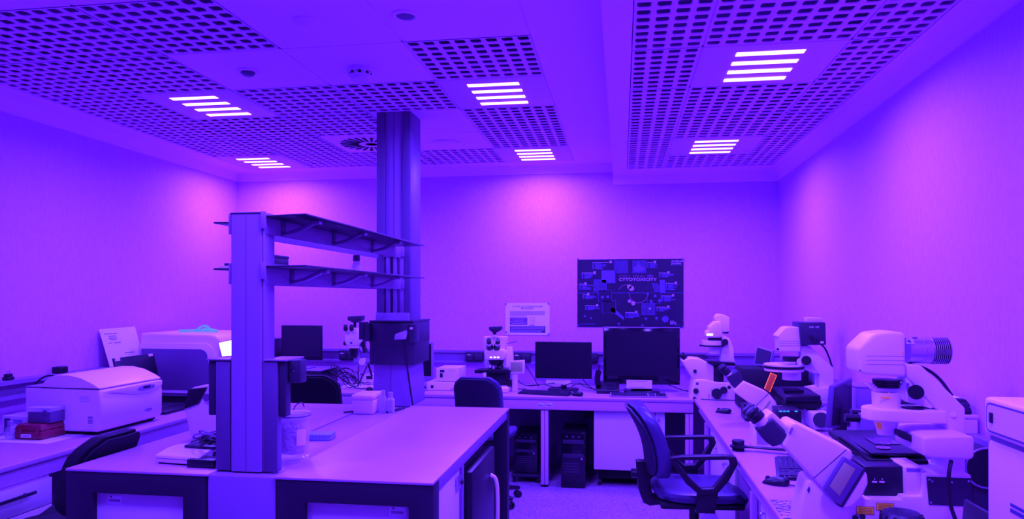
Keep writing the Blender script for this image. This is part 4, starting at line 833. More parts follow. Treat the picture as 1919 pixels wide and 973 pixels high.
for x, y, r, m_ in ((690, 430, 30, 'poster_bright'), (665, 410, 26, 'poster_bright'), (668, 575, 20, 'poster_bright'), (710, 600, 24, 'poster_bright'), (902, 287, 15, 'poster_print'), (358, 530, 17, 'poster_print'), (420, 525, 16, 'poster_print'), (885, 655, 55, 'poster_cell'), (900, 660, 13, 'poster_bright'), (915, 578, 18, 'poster_print'), (960, 515, 16, 'poster_print'), (1075, 780, 38, 'poster_print'), (875, 495, 14, 'poster_print'), (1010, 570, 18, 'poster_print'), (330, 390, 45, 'poster_cell'), (158, 748, 12, 'poster_print'), (230, 770, 11, 'poster_print'), (545, 835, 13, 'poster_print'), (815, 850, 13, 'poster_print'), (855, 775, 14, 'poster_print'), (975, 770, 16, 'poster_print')):
    fpoly('cell_spot', m_, [cr_(x + r * math.cos(a * math.pi / 6), y + r * math.sin(a * math.pi / 6)) for a in range(12)], 4 if m_ != 'poster_bright' else 5)
def arc(x, y, r, a0, a1, th, m_):
    P = [cr_(x + r * math.cos(a0 + (a1 - a0) * i / 10), y + r * math.sin(a0 + (a1 - a0) * i / 10)) for i in range(11)] + [cr_(x + (r - th) * math.cos(a1 - (a1 - a0) * i / 10), y + (r - th) * math.sin(a1 - (a1 - a0) * i / 10)) for i in range(11)]
    fpoly('arc', m_, P, 4)
arc(630, 480, 95, -2.7, -1.1, 9, 'poster_rust'); arc(770, 490, 110, .2, 3.2, 9, 'poster_rust')
for y in (480,): cflat('fold_line', 'poster_print', 68, y - 3, 1280, y + 3, 2)
cflat('footer_rule', 'poster_print', 100, 833, 280, 838); cflat('footer_rule', 'poster_print', 1195, 846, 1255, 850)
R90 = (math.pi / 2, 0, 0)
def ptext(body, x, y, size, m_, bold=0.0, align='LEFT', shear=0):
    q = face(t, *cr_(x, y)); return text('lettering', body, size, m_, t, (q.x, -.0032, q.z), R90, align, bold=bold)
ptext('CELL HEALTH', 545, 294, .035, 'poster_rust', .0004).scale.x = 1.46; ptext('CYTOTOXICITY', 545, 331, .036, 'poster_bright', .0008).scale.x = 1.30
ptext('molecular', 1146, 117, .030, 'poster_bright', .0004); ptext('probes', 1143, 145, .032, 'poster_bright', .0006); ptext('by life technologies', 1160, 167, .012, 'poster_print'); ptext('life', 1128, 822, .050, 'poster_bright', .0004)
for p in ((80, 95), (1275, 95), (85, 850), (1272, 868)): q = face(t, *cr_(*p)); MB().cyl((q.x, -.001, q.z), (q.x, -.006, q.z), .008, n=10).build('push_pin', 'poster_print', t)
t = thing('notice_poster', 'white laminated notice about microscopes pinned left of the dark poster', 'notice', at_y(988, 628, YB - .003))
S = 120 / 1460.0
def cr_(x, y): return (930 + x * S, 560 + y * S)
flat('sheet', 'paper', 947, 568, 1030, 627.5, 1)
text('lettering', 'A TUTTI GLI UTILIZZATORI DEI', .020, 'ink_soft', t, tuple(face(t, *cr_(715, 178)) * 1.0), R90, 'CENTER', bold=.0003).location.y = -.002
text('lettering', 'MICROSCOPI', .020, 'ink_soft', t, tuple(face(t, *cr_(705, 222))), R90, 'CENTER', bold=.0003).location.y = -.002
for k in range(5): cflat('text_line', 'ink_soft', 312, 285 + 25 * k, 1112 if k < 4 else 690, 297 + 25 * k, 2)
cflat('red_box', 'poster_rust', 312, 428, 708, 597, 2)
for k, (a, b) in enumerate(((330, 690), (390, 630), (330, 690), (355, 670))): cflat('text_line', 'ink_soft', a, 445 + 38 * k, b, 462 + 38 * k, 3)
cflat('dark_box', 'slate_plastic', 312, 625, 1120, 770, 2)
for k in range(4): cflat('text_line', 'ink_soft', 325, 640 + 34 * k, 1100 if k < 3 else 1040, 655 + 34 * k, 3)
for k in range(6): cflat('diagram_line', 'ink_soft', 755, 430 + 30 * k, 870, 434 + 30 * k, 2)
cflat('diagram_block', 'ink_soft', 755, 595, 870, 615, 2); cflat('diagram_line', 'ink_soft', 868, 430, 873, 610, 2); cflat('diagram_line', 'ink_soft', 940, 520, 943, 600, 2); cflat('diagram_line', 'ink_soft', 940, 540, 1050, 543, 2)
for p in ((222, 117), (1192, 110), (232, 762), (1195, 803)): q = face(t, *cr_(*p)); MB().cyl((q.x, -.001, q.z), (q.x, -.006, q.z), .007, n=10).build('push_pin', 'ink', t)
# ---------------------------------------------------------------- office chairs (built facing +X)
def chair(label, loc, rz, seat_z=.55, arms=False, seatm='vinyl_blue', backm='fabric_chair', bw=.40, bh=.41):
    t = thing('office_chair', label, 'chair', loc, rz)
    n = 20; L = []
    for z, s in ((-.055, .86), (-.045, .95), (-.02, 1.0), (-.005, .98), (.0, .92), (.004, .7)):
        L.append([(.02 + .245 * s * (abs(math.cos(a)) ** .62) * (1 if math.cos(a) > 0 else -1), .23 * s * (abs(math.sin(a)) ** .62) * (1 if math.sin(a) > 0 else -1), seat_z + z - (.035 if math.cos(a) > .75 else 0)) for a in [2 * math.pi * i / n for i in range(n)]])
    fs = [(j * n + i, j * n + (i + 1) % n, (j + 1) * n + (i + 1) % n, (j + 1) * n + i) for j in range(len(L) - 1) for i in range(n)] + [tuple(range(n))[::-1], tuple(range((len(L) - 1) * n, len(L) * n))]
    MB().add(sum(L, []), fs).build('seat', seatm, t)
    bx('seat_pan', 'black_matt', t, -.20, .22, -.20, .20, seat_z - .085, seat_z - .055, .012)
    # padded backrest: cushion towards the sitter, hard shell behind
    def back(x0, x1, grow, name, m_):
        rows = []; R = 9
        for j in range(R + 1):
            f = j / R; z = seat_z + .06 - grow + (bh + 2 * grow) * f
            hw = bw / 2 + grow
            if f > .72: hw *= math.sqrt(max(.05, 1 - ((f - .72) / .30) ** 2 * .75))
            elif f < .2: hw *= 1 - ((.2 - f) / .2) ** 2 * .22
            xc = -.235 - .11 * f + .03 * math.sin(math.pi * f) - .0
            rows.append((xc, z, hw))
        vs = []; fs = []; K = 8
        for side in (x0, x1):
            for xc, z, hw in rows:
                for k in range(K + 1):
                    y = -hw + 2 * hw * k / K; vs.append((xc + side + .03 * (2 * y / bw) ** 2, y, z))
        N = (R + 1) * (K + 1); W_ = K + 1
        for j in range(R):
            for k in range(K):
                a = j * W_ + k; fs += [(a, a + 1, a + 1 + W_, a + W_), (N + a, N + a + W_, N + a + 1 + W_, N + a + 1)]
        for j in range(R): fs += [(j * W_, (j + 1) * W_, N + (j + 1) * W_, N + j * W_), (j * W_ + K, N + j * W_ + K, N + (j + 1) * W_ + K, (j + 1) * W_ + K)]
        for k in range(K): fs += [(k, N + k, N + k + 1, k + 1), (R * W_ + k, R * W_ + k + 1, N + R * W_ + k + 1, N + R * W_ + k)]
        MB().add(vs, fs).build(name, m_, t, .012, 2)
    back(.0, .068, .0, 'backrest', seatm); back(-.022, -.003, -.012, 'back_shell', backm)
    MB().prism([(-.27, seat_z - .10), (-.235, seat_z - .115), (-.13, seat_z - .10), (-.13, seat_z - .07), (-.22, seat_z - .06), (-.25, seat_z + .12), (-.305, seat_z + .12), (-.295, seat_z - .03)], 'y', -.035, .035).build('back_bar', 'black_plastic', t, .006)
    MB().cyl((-.33, 0, seat_z + .05), (-.27, 0, seat_z + .05), .025, n=14).build('adjust_knob', 'black_plastic', t)
    if arms:
        for s in (-1, 1):
            y = s * .255; zt = seat_z + .205
            P = [(-.17, zt - .012), (-.10, zt - .002), (.10, zt + .004), (.155, zt), (.165, zt - .035), (.12, zt - .12), (.06, zt - .19), (-.02, zt - .195), (-.09, zt - .135), (-.15, zt - .045)]
            ring_o = [Vector((x, 0, z)) for x, z in P]; c = sum(ring_o, Vector()) / len(P); ring_i = [p + (c - p).normalized() * .034 for p in ring_o]
            nn = len(P); vs = []; fs = []
            for yy in (y - .024, y + .024):
                vs += [(p.x, yy, p.z) for p in ring_o] + [(p.x, yy, p.z) for p in ring_i]
            for i in range(nn):
                j = (i + 1) % nn; fs += [(i, j, nn + j, nn + i), (2 * nn + i, 3 * nn + i, 3 * nn + j, 2 * nn + j), (i, 2 * nn + i, 2 * nn + j, j), (nn + i, nn + j, 3 * nn + j, 3 * nn + i)]
            MB().add(vs, fs).build('armrest', 'black_plastic', t, .005)
            MB().prism([(-.03, zt - .185), (.07, zt - .185), (.055, seat_z - .08), (-.04, seat_z - .08)], 'y', y - .014, y + .014).build('arm_bracket', 'black_plastic', t, .004)
    MB().cyl((0, 0, .12), (0, 0, seat_z - .08), .026, n=16).build('gas_column', 'black_plastic', t); MB().cyl((0, 0, .30), (0, 0, seat_z - .085), .016, n=16).build('piston', 'chrome', t)
    MB().cyl((0, 0, .075), (0, 0, .13), .045, .035, n=16).build('hub', 'black_plastic', t)
    for k in range(5):
        a = 2 * math.pi * k / 5 + .35; d = Vector((math.cos(a), math.sin(a), 0)); nrm = Vector((-d.y, d.x, 0))
        MB().hexa([d * .03 - nrm * .025 + Vector((0, 0, .08)), d * .03 + nrm * .025 + Vector((0, 0, .08)), d * .03 + nrm * .025 + Vector((0, 0, .125)), d * .03 - nrm * .025 + Vector((0, 0, .125))], [d * .29 - nrm * .015 + Vector((0, 0, .062)), d * .29 + nrm * .015 + Vector((0, 0, .062)), d * .29 + nrm * .015 + Vector((0, 0, .085)), d * .29 - nrm * .015 + Vector((0, 0, .085))]).build('leg', 'black_plastic', t, .004)
        c = MB(); q = d * .275 + Vector((0, 0, .027))
        c.cyl(q - nrm * .024, q - nrm * .006, .027, n=16).cyl(q + nrm * .006, q + nrm * .024, .027, n=16).build('caster', 'black_plastic', t, .003)
    return t
chair('blue vinyl office chair with loop armrests facing the right-hand bench', (.38, 3.93, 0), .08, .572, True, 'vinyl_blue', 'fabric_chair', .40, .365)
chair('dark office chair standing between the island and the middle of the back bench', (-1.03, 5.42, 0), math.pi / 2 - .06, .555, False, 'vinyl_blue', 'fabric_chair', .36, .37)
chair('black office chair pushed under the far left part of the back bench', (-2.40, 5.50, 0), math.pi / 2 + .1, .54, False, 'fabric_black', 'fabric_black', .46, .37)
chair('black office chair between the left bench and the island', (-2.645, 3.045, 0), math.pi + .02, .515, False, 'fabric_black', 'fabric_black', .385, .355)

# ---------------------------------------------------------------- right bench: corner microscope
def cs(o, s): return lambda x, y: (o[0] + x / s, o[1] + y / s)
def eyepieces(t, eye, sleeve, end, Y, re, rs, gap=.034):
    for s in (-1, 1):
        a = at_y(*eye, Y) + Vector((0, s * gap, 0)); b = at_y(*sleeve, Y) + Vector((0, s * gap, 0)); c = at_y(*end, Y) + Vector((0, s * gap * .9, 0))
        d = (b - a).normalized(); L_ = (b - a).length
        e_ = MB().lathe([(re * .8, 0), (re, .004), (re, L_ * .35), (re * .9, L_ * .38), (re * 1.02, L_ * .45), (re * 1.02, L_)], a, d).build('eyepiece', 'black_plastic', t, world=True)
        MB().lathe([(re * .68, -.0015), (re * .68, .002)], a, d).build('lens', 'slate_plastic', e_, world=True)
        MB().cyl(b, c, rs, rs * 1.05, 20).build('eyepiece_sleeve', 'white_plastic', t, world=True)
t = thing('inverted_microscope', 'white inverted microscope in the far right corner of the benches', 'microscope', (.72, 6.0, .75))
K = cs((1250, 560), 4.42); Y = 5.93
def pp(name, m, pts, y, dep, bevel=.004, seg=2, parent=None, label=None): return pprism(name, m, parent or t, [K(*p) for p in pts], y, dep, bevel, seg, label)
low = pp('lower_body', 'white_plastic', [(190, 858), (207, 740), (220, 668), (320, 668), (400, 690), (580, 700), (585, 840), (345, 860)], Y, .22, .012, 3)
pp('head', 'white_plastic', [(120, 515), (200, 490), (272, 498), (388, 552), (388, 690), (320, 672), (215, 670), (165, 590)], Y + .01, .19, .010, 3)
eyepieces(t, K(118, 458), K(148, 490), K(175, 530), Y + .08, .022, .017, .042)
pp('pillar', 'white_plastic', [(438, 525), (458, 400), (450, 290), (520, 330), (550, 405), (555, 490), (568, 530)], Y + .06, .1, .006)
hd = pp('lamp_head', 'white_plastic', [(320, 318), (322, 278), (345, 262), (345, 235), (400, 185), (442, 190), (458, 215), (458, 322)], Y + .03, .15, .010, 3)
pp('lamp_label', 'led_white', [(328, 290), (380, 290), (380, 306), (328, 306)], Y + .028, .003, 0, parent=hd)
pp('lamp_house', 'white_plastic', [(395, 180), (398, 150), (420, 125), (465, 130), (520, 155), (520, 275), (455, 280), (452, 200)], Y + .05, .12, .008, 3)
pp('lamp_foot', 'black_plastic', [(450, 278), (515, 278), (505, 290), (470, 288)], Y + .06, .09, .002)
pcyl('filter_slider', 'black_plastic', t, *K(400, 325), Y + .1, *K(400, 350), Y + .1, .06); pcyl('condenser_turret', 'white_plastic', t, *K(375, 345), Y + .1, *K(375, 382), Y + .1, .085); pcyl('turret_rim', 'black_plastic', t, *K(372, 382), Y + .1, *K(372, 393), Y + .1, .10)
pcyl('condenser', 'white_plastic', t, *K(393, 393), Y + .1, *K(393, 455), Y + .1, .045)
MB().cyl(at_y(*K(480, 360), Y + .06), at_y(*K(480, 360), Y + .03), .027).build('clamp_knob', 'black_plastic', t, world=True)
pp('stage', 'black_plastic', [(330, 520), (560, 530), (572, 555), (400, 556)], Y - .02, .26, .003)
pp('nosepiece', 'black_plastic', [(392, 560), (470, 560), (470, 690), (392, 690)], Y + .02, .16, .004)
for q, r_ in (((412, 785), .042), ((470, 758), .030)): MB().cyl(at_y(*K(*q), Y), at_y(*K(*q), Y - .035), r_, r_ * .9).build('focus_knob', 'black_plastic', t, world=True)
MB().cyl(at_y(*K(240, 765), Y), at_y(*K(240, 765), Y - .012), .022).build('dial', 'black_plastic', t, world=True)
MB().cyl(at_y(*K(228, 827), Y), at_y(*K(228, 827), Y - .006), .014).build('power_switch', 'slate_plastic', t, world=True)
pp('logo', 'ink', [(240, 693), (262, 693), (262, 715), (240, 715)], Y - .0015, .002, 0, parent=low)
MB().cyl(at_y(*K(232, 601), Y + .01), at_y(*K(232, 601), Y - .01), .014).build('side_knob', 'black_plastic', t, world=True)
for q in ((372, 758), (372, 780), (372, 800), (347, 800), (347, 822)): MB().cyl(at_y(*K(*q), Y + .001), at_y(*K(*q), Y - .004), .005, n=8).build('button', 'slate_plastic', t, world=True)
cable('microscope_cable', [(.62, 5.86, .757), (.74, 5.82, .757), (.86, 5.84, .757), (.98, 5.80, .757)], .0045, 'black cable lying along the corner microscope base')
mouse('black mouse near the corner microscope', (.70, 5.22, .7505), 1.1)
# ---------------------------------------------------------------- right bench: middle microscope with lamp box
t = thing('inverted_microscope', 'white inverted microscope with black HAL lamp box and orange shield plate', 'microscope', (1.05, 4.85, .75))
K = cs((1380, 580), 4.423); Y = 4.80
hd = pp('head', 'white_plastic', [(335, 225), (405, 150), (440, 143), (535, 150), (535, 355), (358, 350), (355, 240)], Y, .15, .012, 3)
for y_ in (262, 280, 300): pp('head_groove', 'metal_lilac', [(357, y_), (533, y_ - 1), (533, y_ + 2), (357, y_ + 3)], Y - .0012, .002, 0, parent=hd)
MB().cyl(at_y(*K(343, 330), Y), at_y(*K(343, 330), Y - .006), .008, n=10).build('head_button', 'black_plastic', hd, world=True)
lm = pp('lamp_box', 'slate_plastic', [(520, 108), (740, 108), (746, 295), (540, 298)], Y - .03, .20, .006)
pp('lamp_top', 'paper_pink', [(586, 68), (718, 72), (720, 108), (586, 108)], Y + .03, .08, .004)
q = at_y(*K(645, 147), Y - .0315); text('lettering', 'HAL 100', .016, 'paper', lm, tuple(WORLD[lm.name].inverted() @ q), R90, 'CENTER')
for q in ((622, 228), (640, 258), (677, 255)): MB().cyl(at_y(*K(*q), Y - .03), at_y(*K(*q), Y - .045), .009, n=12).build('lamp_screw', 'black_plastic', lm, world=True)
pp('lamp_print', 'paper', [(695, 265), (724, 265), (724, 282), (695, 282)], Y - .0315, .002, 0, parent=lm)
pp('arm', 'white_plastic', [(536, 300), (605, 300), (810, 490), (818, 770), (620, 668), (690, 655), (692, 545), (540, 372)], Y + .02, .12, .008, 3)
pp('arm_foot', 'white_plastic', [(620, 668), (820, 640), (822, 770), (700, 770)], Y - .01, .2, .006)
pp('carriage', 'white_plastic', [(490, 420), (536, 400), (536, 355), (560, 372), (690, 500), (690, 540), (530, 490)], Y + .03, .08, .004)
MB().cyl(at_y(*K(580, 424), Y + .02), at_y(*K(580, 424), Y - .02), .030).build('clamp_knob', 'black_plastic', t, world=True)
pcyl('filter_slider', 'black_plastic', t, *K(455, 390), Y + .08, *K(455, 428), Y + .08, .055)
for a, b, r_, m_ in ((452, 465, .125, 'white_plastic'), (466, 486, .128, 'black_plastic'), (487, 508, .122, 'white_plastic')): pcyl('condenser_disc', m_, t, *K(395, a), Y + .09, *K(395, b), Y + .09, r_, n=32)
pcyl('condenser', 'white_plastic', t, *K(458, 508), Y + .09, *K(458, 582), Y + .09, .058)
st = MB().hexa([at_y(*K(410, 722), Y - .16), at_y(*K(700, 715), Y - .16), at_y(*K(572, 640), Y + .18), at_y(*K(300, 640), Y + .18)], [at_y(*K(410, 770), Y - .16), at_y(*K(700, 765), Y - .16), at_y(*K(572, 665), Y + .18), at_y(*K(300, 665), Y + .18)]).build('stage', 'black_plastic', t, .004, world=True)
pp('stage_drive', 'black_matt', [(400, 770), (695, 765), (695, 825), (410, 825)], Y - .15, .3, .004)
MB().hexa([at_y(*K(395, 690), Y - .05) + Vector((0, 0, .012)), at_y(*K(560, 685), Y - .05) + Vector((0, 0, .012)), at_y(*K(500, 655), Y + .08), at_y(*K(380, 655), Y + .08)], [at_y(*K(395, 700), Y - .05), at_y(*K(560, 695), Y - .05), at_y(*K(500, 665), Y + .08), at_y(*K(380, 665), Y + .08)]).build('slide_insert', 'black_gloss', st, world=True)
pcyl('stage_screw', 'chrome', t, *K(700, 780), Y - .05, *K(775, 790), Y - .05, .02)
pp('lower_body', 'white_plastic', [(540, 830), (700, 830), (800, 770), (800, 1010), (540, 1010)], Y, .22, .008)
pp('side_block', 'white_plastic', [(300, 830), (545, 830), (545, 1015), (330, 1015)], Y + .03, .18, .006)
mo = pp('motor_block', 'white_plastic', [(620, 855), (765, 850), (770, 1000), (640, 1000)], Y - .22, .20, .008, 3)
MB().cyl(at_y(*K(703, 918), Y - .22), at_y(*K(703, 918), Y - .235), .046, n=28).build('motor_cap', 'slate_plastic', mo, world=True)
K = cs((1250, 560), 4.42)
eyepieces(t, K(445, 560), K(500, 615), K(530, 650), Y + .05, .026, .022, .036)
pp('binocular_barrel', 'slate_plastic', [(495, 650), (585, 592), (632, 668), (628, 690), (560, 745)], Y - .01, .13, .012, 3)
tb = pp('tube', 'white_plastic', [(545, 768), (632, 685), (842, 780), (790, 880), (728, 900)], Y - .03, .16, .010, 3)
pp('tube_base', 'white_plastic', [(730, 895), (842, 782), (900, 850), (918, 890), (910, 960), (770, 960)], Y - .028, .15, .010, 3)
MB().cyl(at_y(*K(515, 735), Y - .01), at_y(*K(515, 735), Y - .03), .012).build('side_knob', 'black_plastic', t, world=True)
pp('tube_seam', 'metal_dark', [(728, 890), (842, 784), (844, 787), (731, 893)], Y - .0315, .002, 0, parent=tb)
pp('side_window', 'touch_screen', [(785, 930), (845, 845), (858, 850), (845, 880), (795, 940)], Y - .031, .003, .001, parent=tb)
for pts in ([(806, 745), (860, 612), (864, 614), (811, 748)], [(860, 612), (910, 635), (908, 640), (859, 617)], [(906, 636), (910, 638), (853, 776), (848, 773)]): pp('shield_edge', 'orange_edge', pts, Y - .0215, .0095, 0)
op = pp('orange_shield', 'orange_acrylic', [(806, 745), (860, 612), (910, 635), (852, 775)], Y - .02, .006, .001, label='glowing orange acrylic shield plate')
t = thing('light_controller', 'black controller box with cyan indicator lights below the middle microscope stage', 'controller', at_y(1475, 790, 4.42) * 1.0)
t.location.z = .7505; WORLD[t.name] = Matrix.Translation(t.location); K = cs((1380, 580), 4.423)
p0, p1 = at_y(*K(345, 770), 4.42), at_y(*K(540, 915), 4.42)
bx('case', 'black_plastic', t, p0.x, p1.x, 4.42, 4.60, .7505, .90, .004, world=True)
for x0, x1 in ((340, 348), (356, 380), (388, 410), (418, 440), (484, 508)):
    a, b = at_y(*K(x0, 850), 4.418), at_y(*K(x1, 841), 4.418); bx('indicator', 'led_cyan', t, max(a.x, p0.x + .001), b.x, 4.4185, 4.4215, a.z, b.z, 0, world=True)
# behind the microscopes
t = thing('equipment_box', 'wide black equipment box on the right bench behind the middle microscope', 'equipment box', (1.02, 5.45, .7505))
bx('case', 'black_matt', t, -.17, .28, -.12, .22, .006, .30, .006); bx('front_edge', 'black_plastic', t, -.172, .282, -.124, -.12, .004, .302, .002)
for x in (-.13, .24): MB().cyl((x, 0, 0), (x, 0, .006), .015, n=10).build('foot', 'black_matt', t)
t = thing('monitor', 'small grey flat monitor angled on the black equipment box', 'monitor', (1.10, 5.52, 1.0525))
K = cs((1380, 580), 4.423)
MB().hexa([at_y(*K(165, 300), 5.62) - Vector((0, 0, 0)), at_y(*K(300, 345), 5.42), at_y(*K(275, 470), 5.42), at_y(*K(142, 465), 5.62)], [at_y(*K(165, 300), 5.62) + Vector((.02, .014, 0)), at_y(*K(300, 345), 5.42) + Vector((.02, .014, 0)), at_y(*K(275, 470), 5.42) + Vector((.02, .014, 0)), at_y(*K(142, 465), 5.62) + Vector((.02, .014, 0))]).build('frame', 'grey_plastic', t, .003, world=True)
MB().hexa([at_y(*K(172, 315), 5.607), at_y(*K(286, 352), 5.427), at_y(*K(266, 455), 5.427), at_y(*K(152, 450), 5.607)], [at_y(*K(172, 315), 5.607) + Vector((.01, .007, 0)), at_y(*K(286, 352), 5.427) + Vector((.01, .007, 0)), at_y(*K(266, 455), 5.427) + Vector((.01, .007, 0)), at_y(*K(152, 450), 5.607) + Vector((.01, .007, 0))]).build('screen', 'slate_plastic', t, world=True)
bx('stand', 'grey_plastic', t, -.08, .06, -.06, .08, 0, .02, .004)
t = thing('monitor', 'dark monitor standing edge-on between the middle and the large microscope', 'monitor', (1.02, 3.95, .7505))
a, b, c_, d_ = at_y(1563, 724, 3.72), at_y(1597, 708, 4.05), at_y(1597, 800, 4.05), at_y(1556, 803, 3.72); dd_ = b - a; off = -Vector((dd_.y, -dd_.x, 0)).normalized() * .025
fr = MB().hexa([a, b, c_, d_], [p + off for p in (a, b, c_, d_)]).build('frame', 'metal_mid', t, .003, world=True)
nn_ = Vector((b.y - a.y, -(b.x - a.x), 0)).normalized(); nrm = nn_ * .002; ins = lambda p, q, f: p + (q - p) * f
MB().hexa([ins(a, c_, .05) + nrm, ins(b, d_, .05) + nrm, ins(c_, a, .05) + nrm, ins(d_, b, .05) + nrm], [ins(a, c_, .05) - nrm * .2, ins(b, d_, .05) - nrm * .2, ins(c_, a, .05) - nrm * .2, ins(d_, b, .05) - nrm * .2]).build('screen', 'screen_off', t, world=True)
mid_ = (c_ + d_) / 2 + off; bx('stand_neck', 'black_plastic', t, mid_.x - .01, mid_.x + .04, mid_.y - .04, mid_.y + .04, .76, mid_.z + .10, .003, world=True); bx('stand_foot', 'black_plastic', t, mid_.x - .06, mid_.x + .10, mid_.y - .1, mid_.y + .1, .7505, .762, .003, world=True)
t = thing('equipment_box', 'flat lilac box standing behind the edge-on monitor', 'box', (1.28, 4.15, .7505))
bx('case', 'metal_lilac', t, -.05, .06, -.10, .10, 0, .33, .004); bx('case_lid', 'metal_lilac', t, -.052, .062, -.102, .102, .3305, .34, .003)

# ---------------------------------------------------------------- right bench: the large microscope in front
t = thing('inverted_microscope', 'large white inverted microscope with tilted screen and finned lamp, nearest the viewer', 'microscope', (1.0, 2.85, .75))
K = cs((1560, 600), 4.866); Y = 2.70
hd = pp('head', 'white_plastic', [(238, 262), (385, 122), (560, 103), (668, 118), (674, 522), (310, 502), (240, 478)], Y, .155, .012, 3)
for y_ in (325, 364, 402): pp('head_groove', 'metal_lilac', [(310, y_), (672, y_ + 5), (672, y_ + 8), (310, y_ + 3)], Y - .0008, .002, 0, parent=hd)
def tri(cx_, cy_, r, m_): return pp('warning_sign', m_, [(cx_ - r, cy_ + r * .6), (cx_ + r, cy_ + r * .6), (cx_, cy_ - r)], Y - .0012, .002, 0, parent=hd)
tri(637, 294, 15, 'label_amber')
pp('head_button', 'black_plastic', [(250, 444), (286, 452), (286, 473), (250, 465)], Y + .002, .01, .001, parent=hd)
yc = Y + .075
for a, b, r_, m_ in ((674, 820, .045, 'steel'), (820, 885, .046, 'steel')): pcyl('lamp_tube', m_, t, *K(a, 278), yc, *K(b, 280), yc, r_, n=28)
for i in range(9):
    x = 888 + i * 18; pcyl('cooling_fin', 'steel', t, *K(x, 281), yc, *K(x + 7, 281), yc, .048, n=28)
pcyl('fin_core', 'black_matt', t, *K(885, 281), yc, *K(1045, 282), yc, .034, n=24); pcyl('lamp_end', 'metal_lilac', t, *K(1040, 282), yc, *K(1052, 282), yc, .046, .040, n=28)
MB().cyl(at_y(*K(750, 176), yc), at_y(*K(750, 155), yc), .008, n=10).build('lamp_screw', 'metal_mid', t, world=True)
pp('lamp_warning', 'paper', [(676, 172), (735, 172), (752, 220), (676, 216)], Y + .026, .004, 0); pp('lamp_warning_sign', 'ink', [(680, 192), (722, 208), (704, 180)], Y + .0245, .003, 0)
ar = pp('arm', 'white_plastic', [(674, 405), (805, 408), (1100, 690), (1215, 805), (1218, 1400), (1032, 1400), (1032, 865), (925, 795), (684, 532)], Y + .03, .13, .008, 3)
MB().cyl(at_y(*K(1100, 860), Y + .03), at_y(*K(1100, 860), Y + .026), .010).build('arm_plug', 'white_plastic', ar, world=True)
pp('gusset', 'white_plastic', [(668, 530), (684, 535), (925, 798), (900, 808), (668, 745)], Y + .035, .1, .004)
MB().cyl(at_y(*K(762, 658), Y + .035), at_y(*K(762, 658), Y - .005), .0255, n=28).build('clamp_knob', 'black_plastic', t, world=True)
MB().cyl(at_y(*K(686, 588), Y + .03), at_y(*K(686, 588), Y + .02), .006, n=12).build('set_screw', 'steel', t, world=True)
for y_ in range(3): pcyl('field_diaphragm', 'black_plastic', t, *K(488, 540 + y_ * 26), yc, *K(488, 560 + y_ * 26), yc, .046 - .002 * (y_ % 2), n=28)
pp('slider_bracket', 'white_plastic', [(330, 590), (388, 585), (388, 600), (590, 620), (665, 560), (665, 745), (560, 665), (400, 650)], Y + .05, .06, .003)
pcyl('condenser_upper', 'white_plastic', t, *K(490, 655), yc, *K(490, 808), yc, .048, .046, n=28)
pp('amber_label', 'label_amber', [(440, 698), (534, 702), (534, 720), (440, 716)], yc - .0485, .004, 0); tri2 = pp('warning_sign', 'label_amber', [(504, 676), (530, 678), (517, 656)], yc - .0475, .003, 0)
cx_, xr = at_y(*K(470, 800), yc).x, at_y(*K(968, 800), yc).x; zt, zb = at_y(*K(600, 822), yc - .07).z, at_y(*K(600, 935), yc - .07).z
outl = [(cx_ + .075 * math.cos(a), yc + .075 * math.sin(a)) for a in [math.pi / 2 + math.pi * i / 12 for i in range(13)]] + [(xr, yc - .075), (xr, yc + .075)]
tu = MB().prism(outl, 'z', zb, zt).build('condenser_turret', 'white_plastic', t, .006, 3, world=True)
for x in (600, 690): MB().cyl(at_y(*K(x, 812), yc - .03) * 1.0, at_y(*K(x, 806), yc - .03), .005, n=10).build('turret_screw', 'black_plastic', tu, world=True)
pcyl('slider_plate', 'black_plastic', t, *K(735, 792), yc - .02, *K(735, 800), yc - .02, .038, n=24)
K = cs((1560, 740), 4.175)
pcyl('condenser_lens', 'white_plastic', t, *K(420, 200), yc, *K(425, 308), yc, .042, .030, n=28)
pp('amber_label', 'label_amber', [(343, 214), (384, 220), (392, 273), (350, 268)], yc - .0425, .004, 0)
# stage plate
zs = .985
S1 = [at_z(1633, 849, zs), at_z(1735, 850, zs), at_z(1690, 806, zs), at_z(1566, 806, zs)]
st = MB().hexa([p + Vector((0, 0, -.012)) for p in S1], S1).build('stage_plate', 'black_plastic', t, .003, world=True)
S2 = [at_z(1624, 862, zs - .02), at_z(1740, 864, zs - .02), at_z(1700, 812, zs - .02), at_z(1552, 806, zs - .02)]
MB().hexa([p + Vector((0, 0, -.022)) for p in S2], S2).build('stage_carrier', 'black_matt', t, .003, world=True)
MB().hexa([p + Vector((0, 0, .002)) for p in (at_z(1640, 834, zs), at_z(1688, 834, zs), at_z(1666, 822, zs), at_z(1620, 822, zs))], [p + Vector((0, 0, .0035)) for p in (at_z(1640, 834, zs), at_z(1688, 834, zs), at_z(1666, 822, zs), at_z(1620, 822, zs))]).build('slide_opening', 'black_gloss', st, world=True)
for u, v, r_ in ((1658, 833, .020), (1655, 841, .026)): MB().lathe([(r_, 0), (r_, .003), (r_ * .6, .003), (r_ * .6, .001)], at_z(u, v, zs) + Vector((0, 0, .002)), n=20).build('specimen_ring', 'steel', st, world=True)
MB().hexa([at_z(1615, 850, zs - .005), at_z(1630, 858, zs - .005), at_z(1575, 812, zs - .005), at_z(1563, 812, zs - .005)], [p + Vector((0, 0, .01)) for p in (at_z(1615, 850, zs - .005), at_z(1630, 858, zs - .005), at_z(1575, 812, zs - .005), at_z(1563, 812, zs - .005))]).build('stage_rail', 'black_plastic', st, .002, world=True)
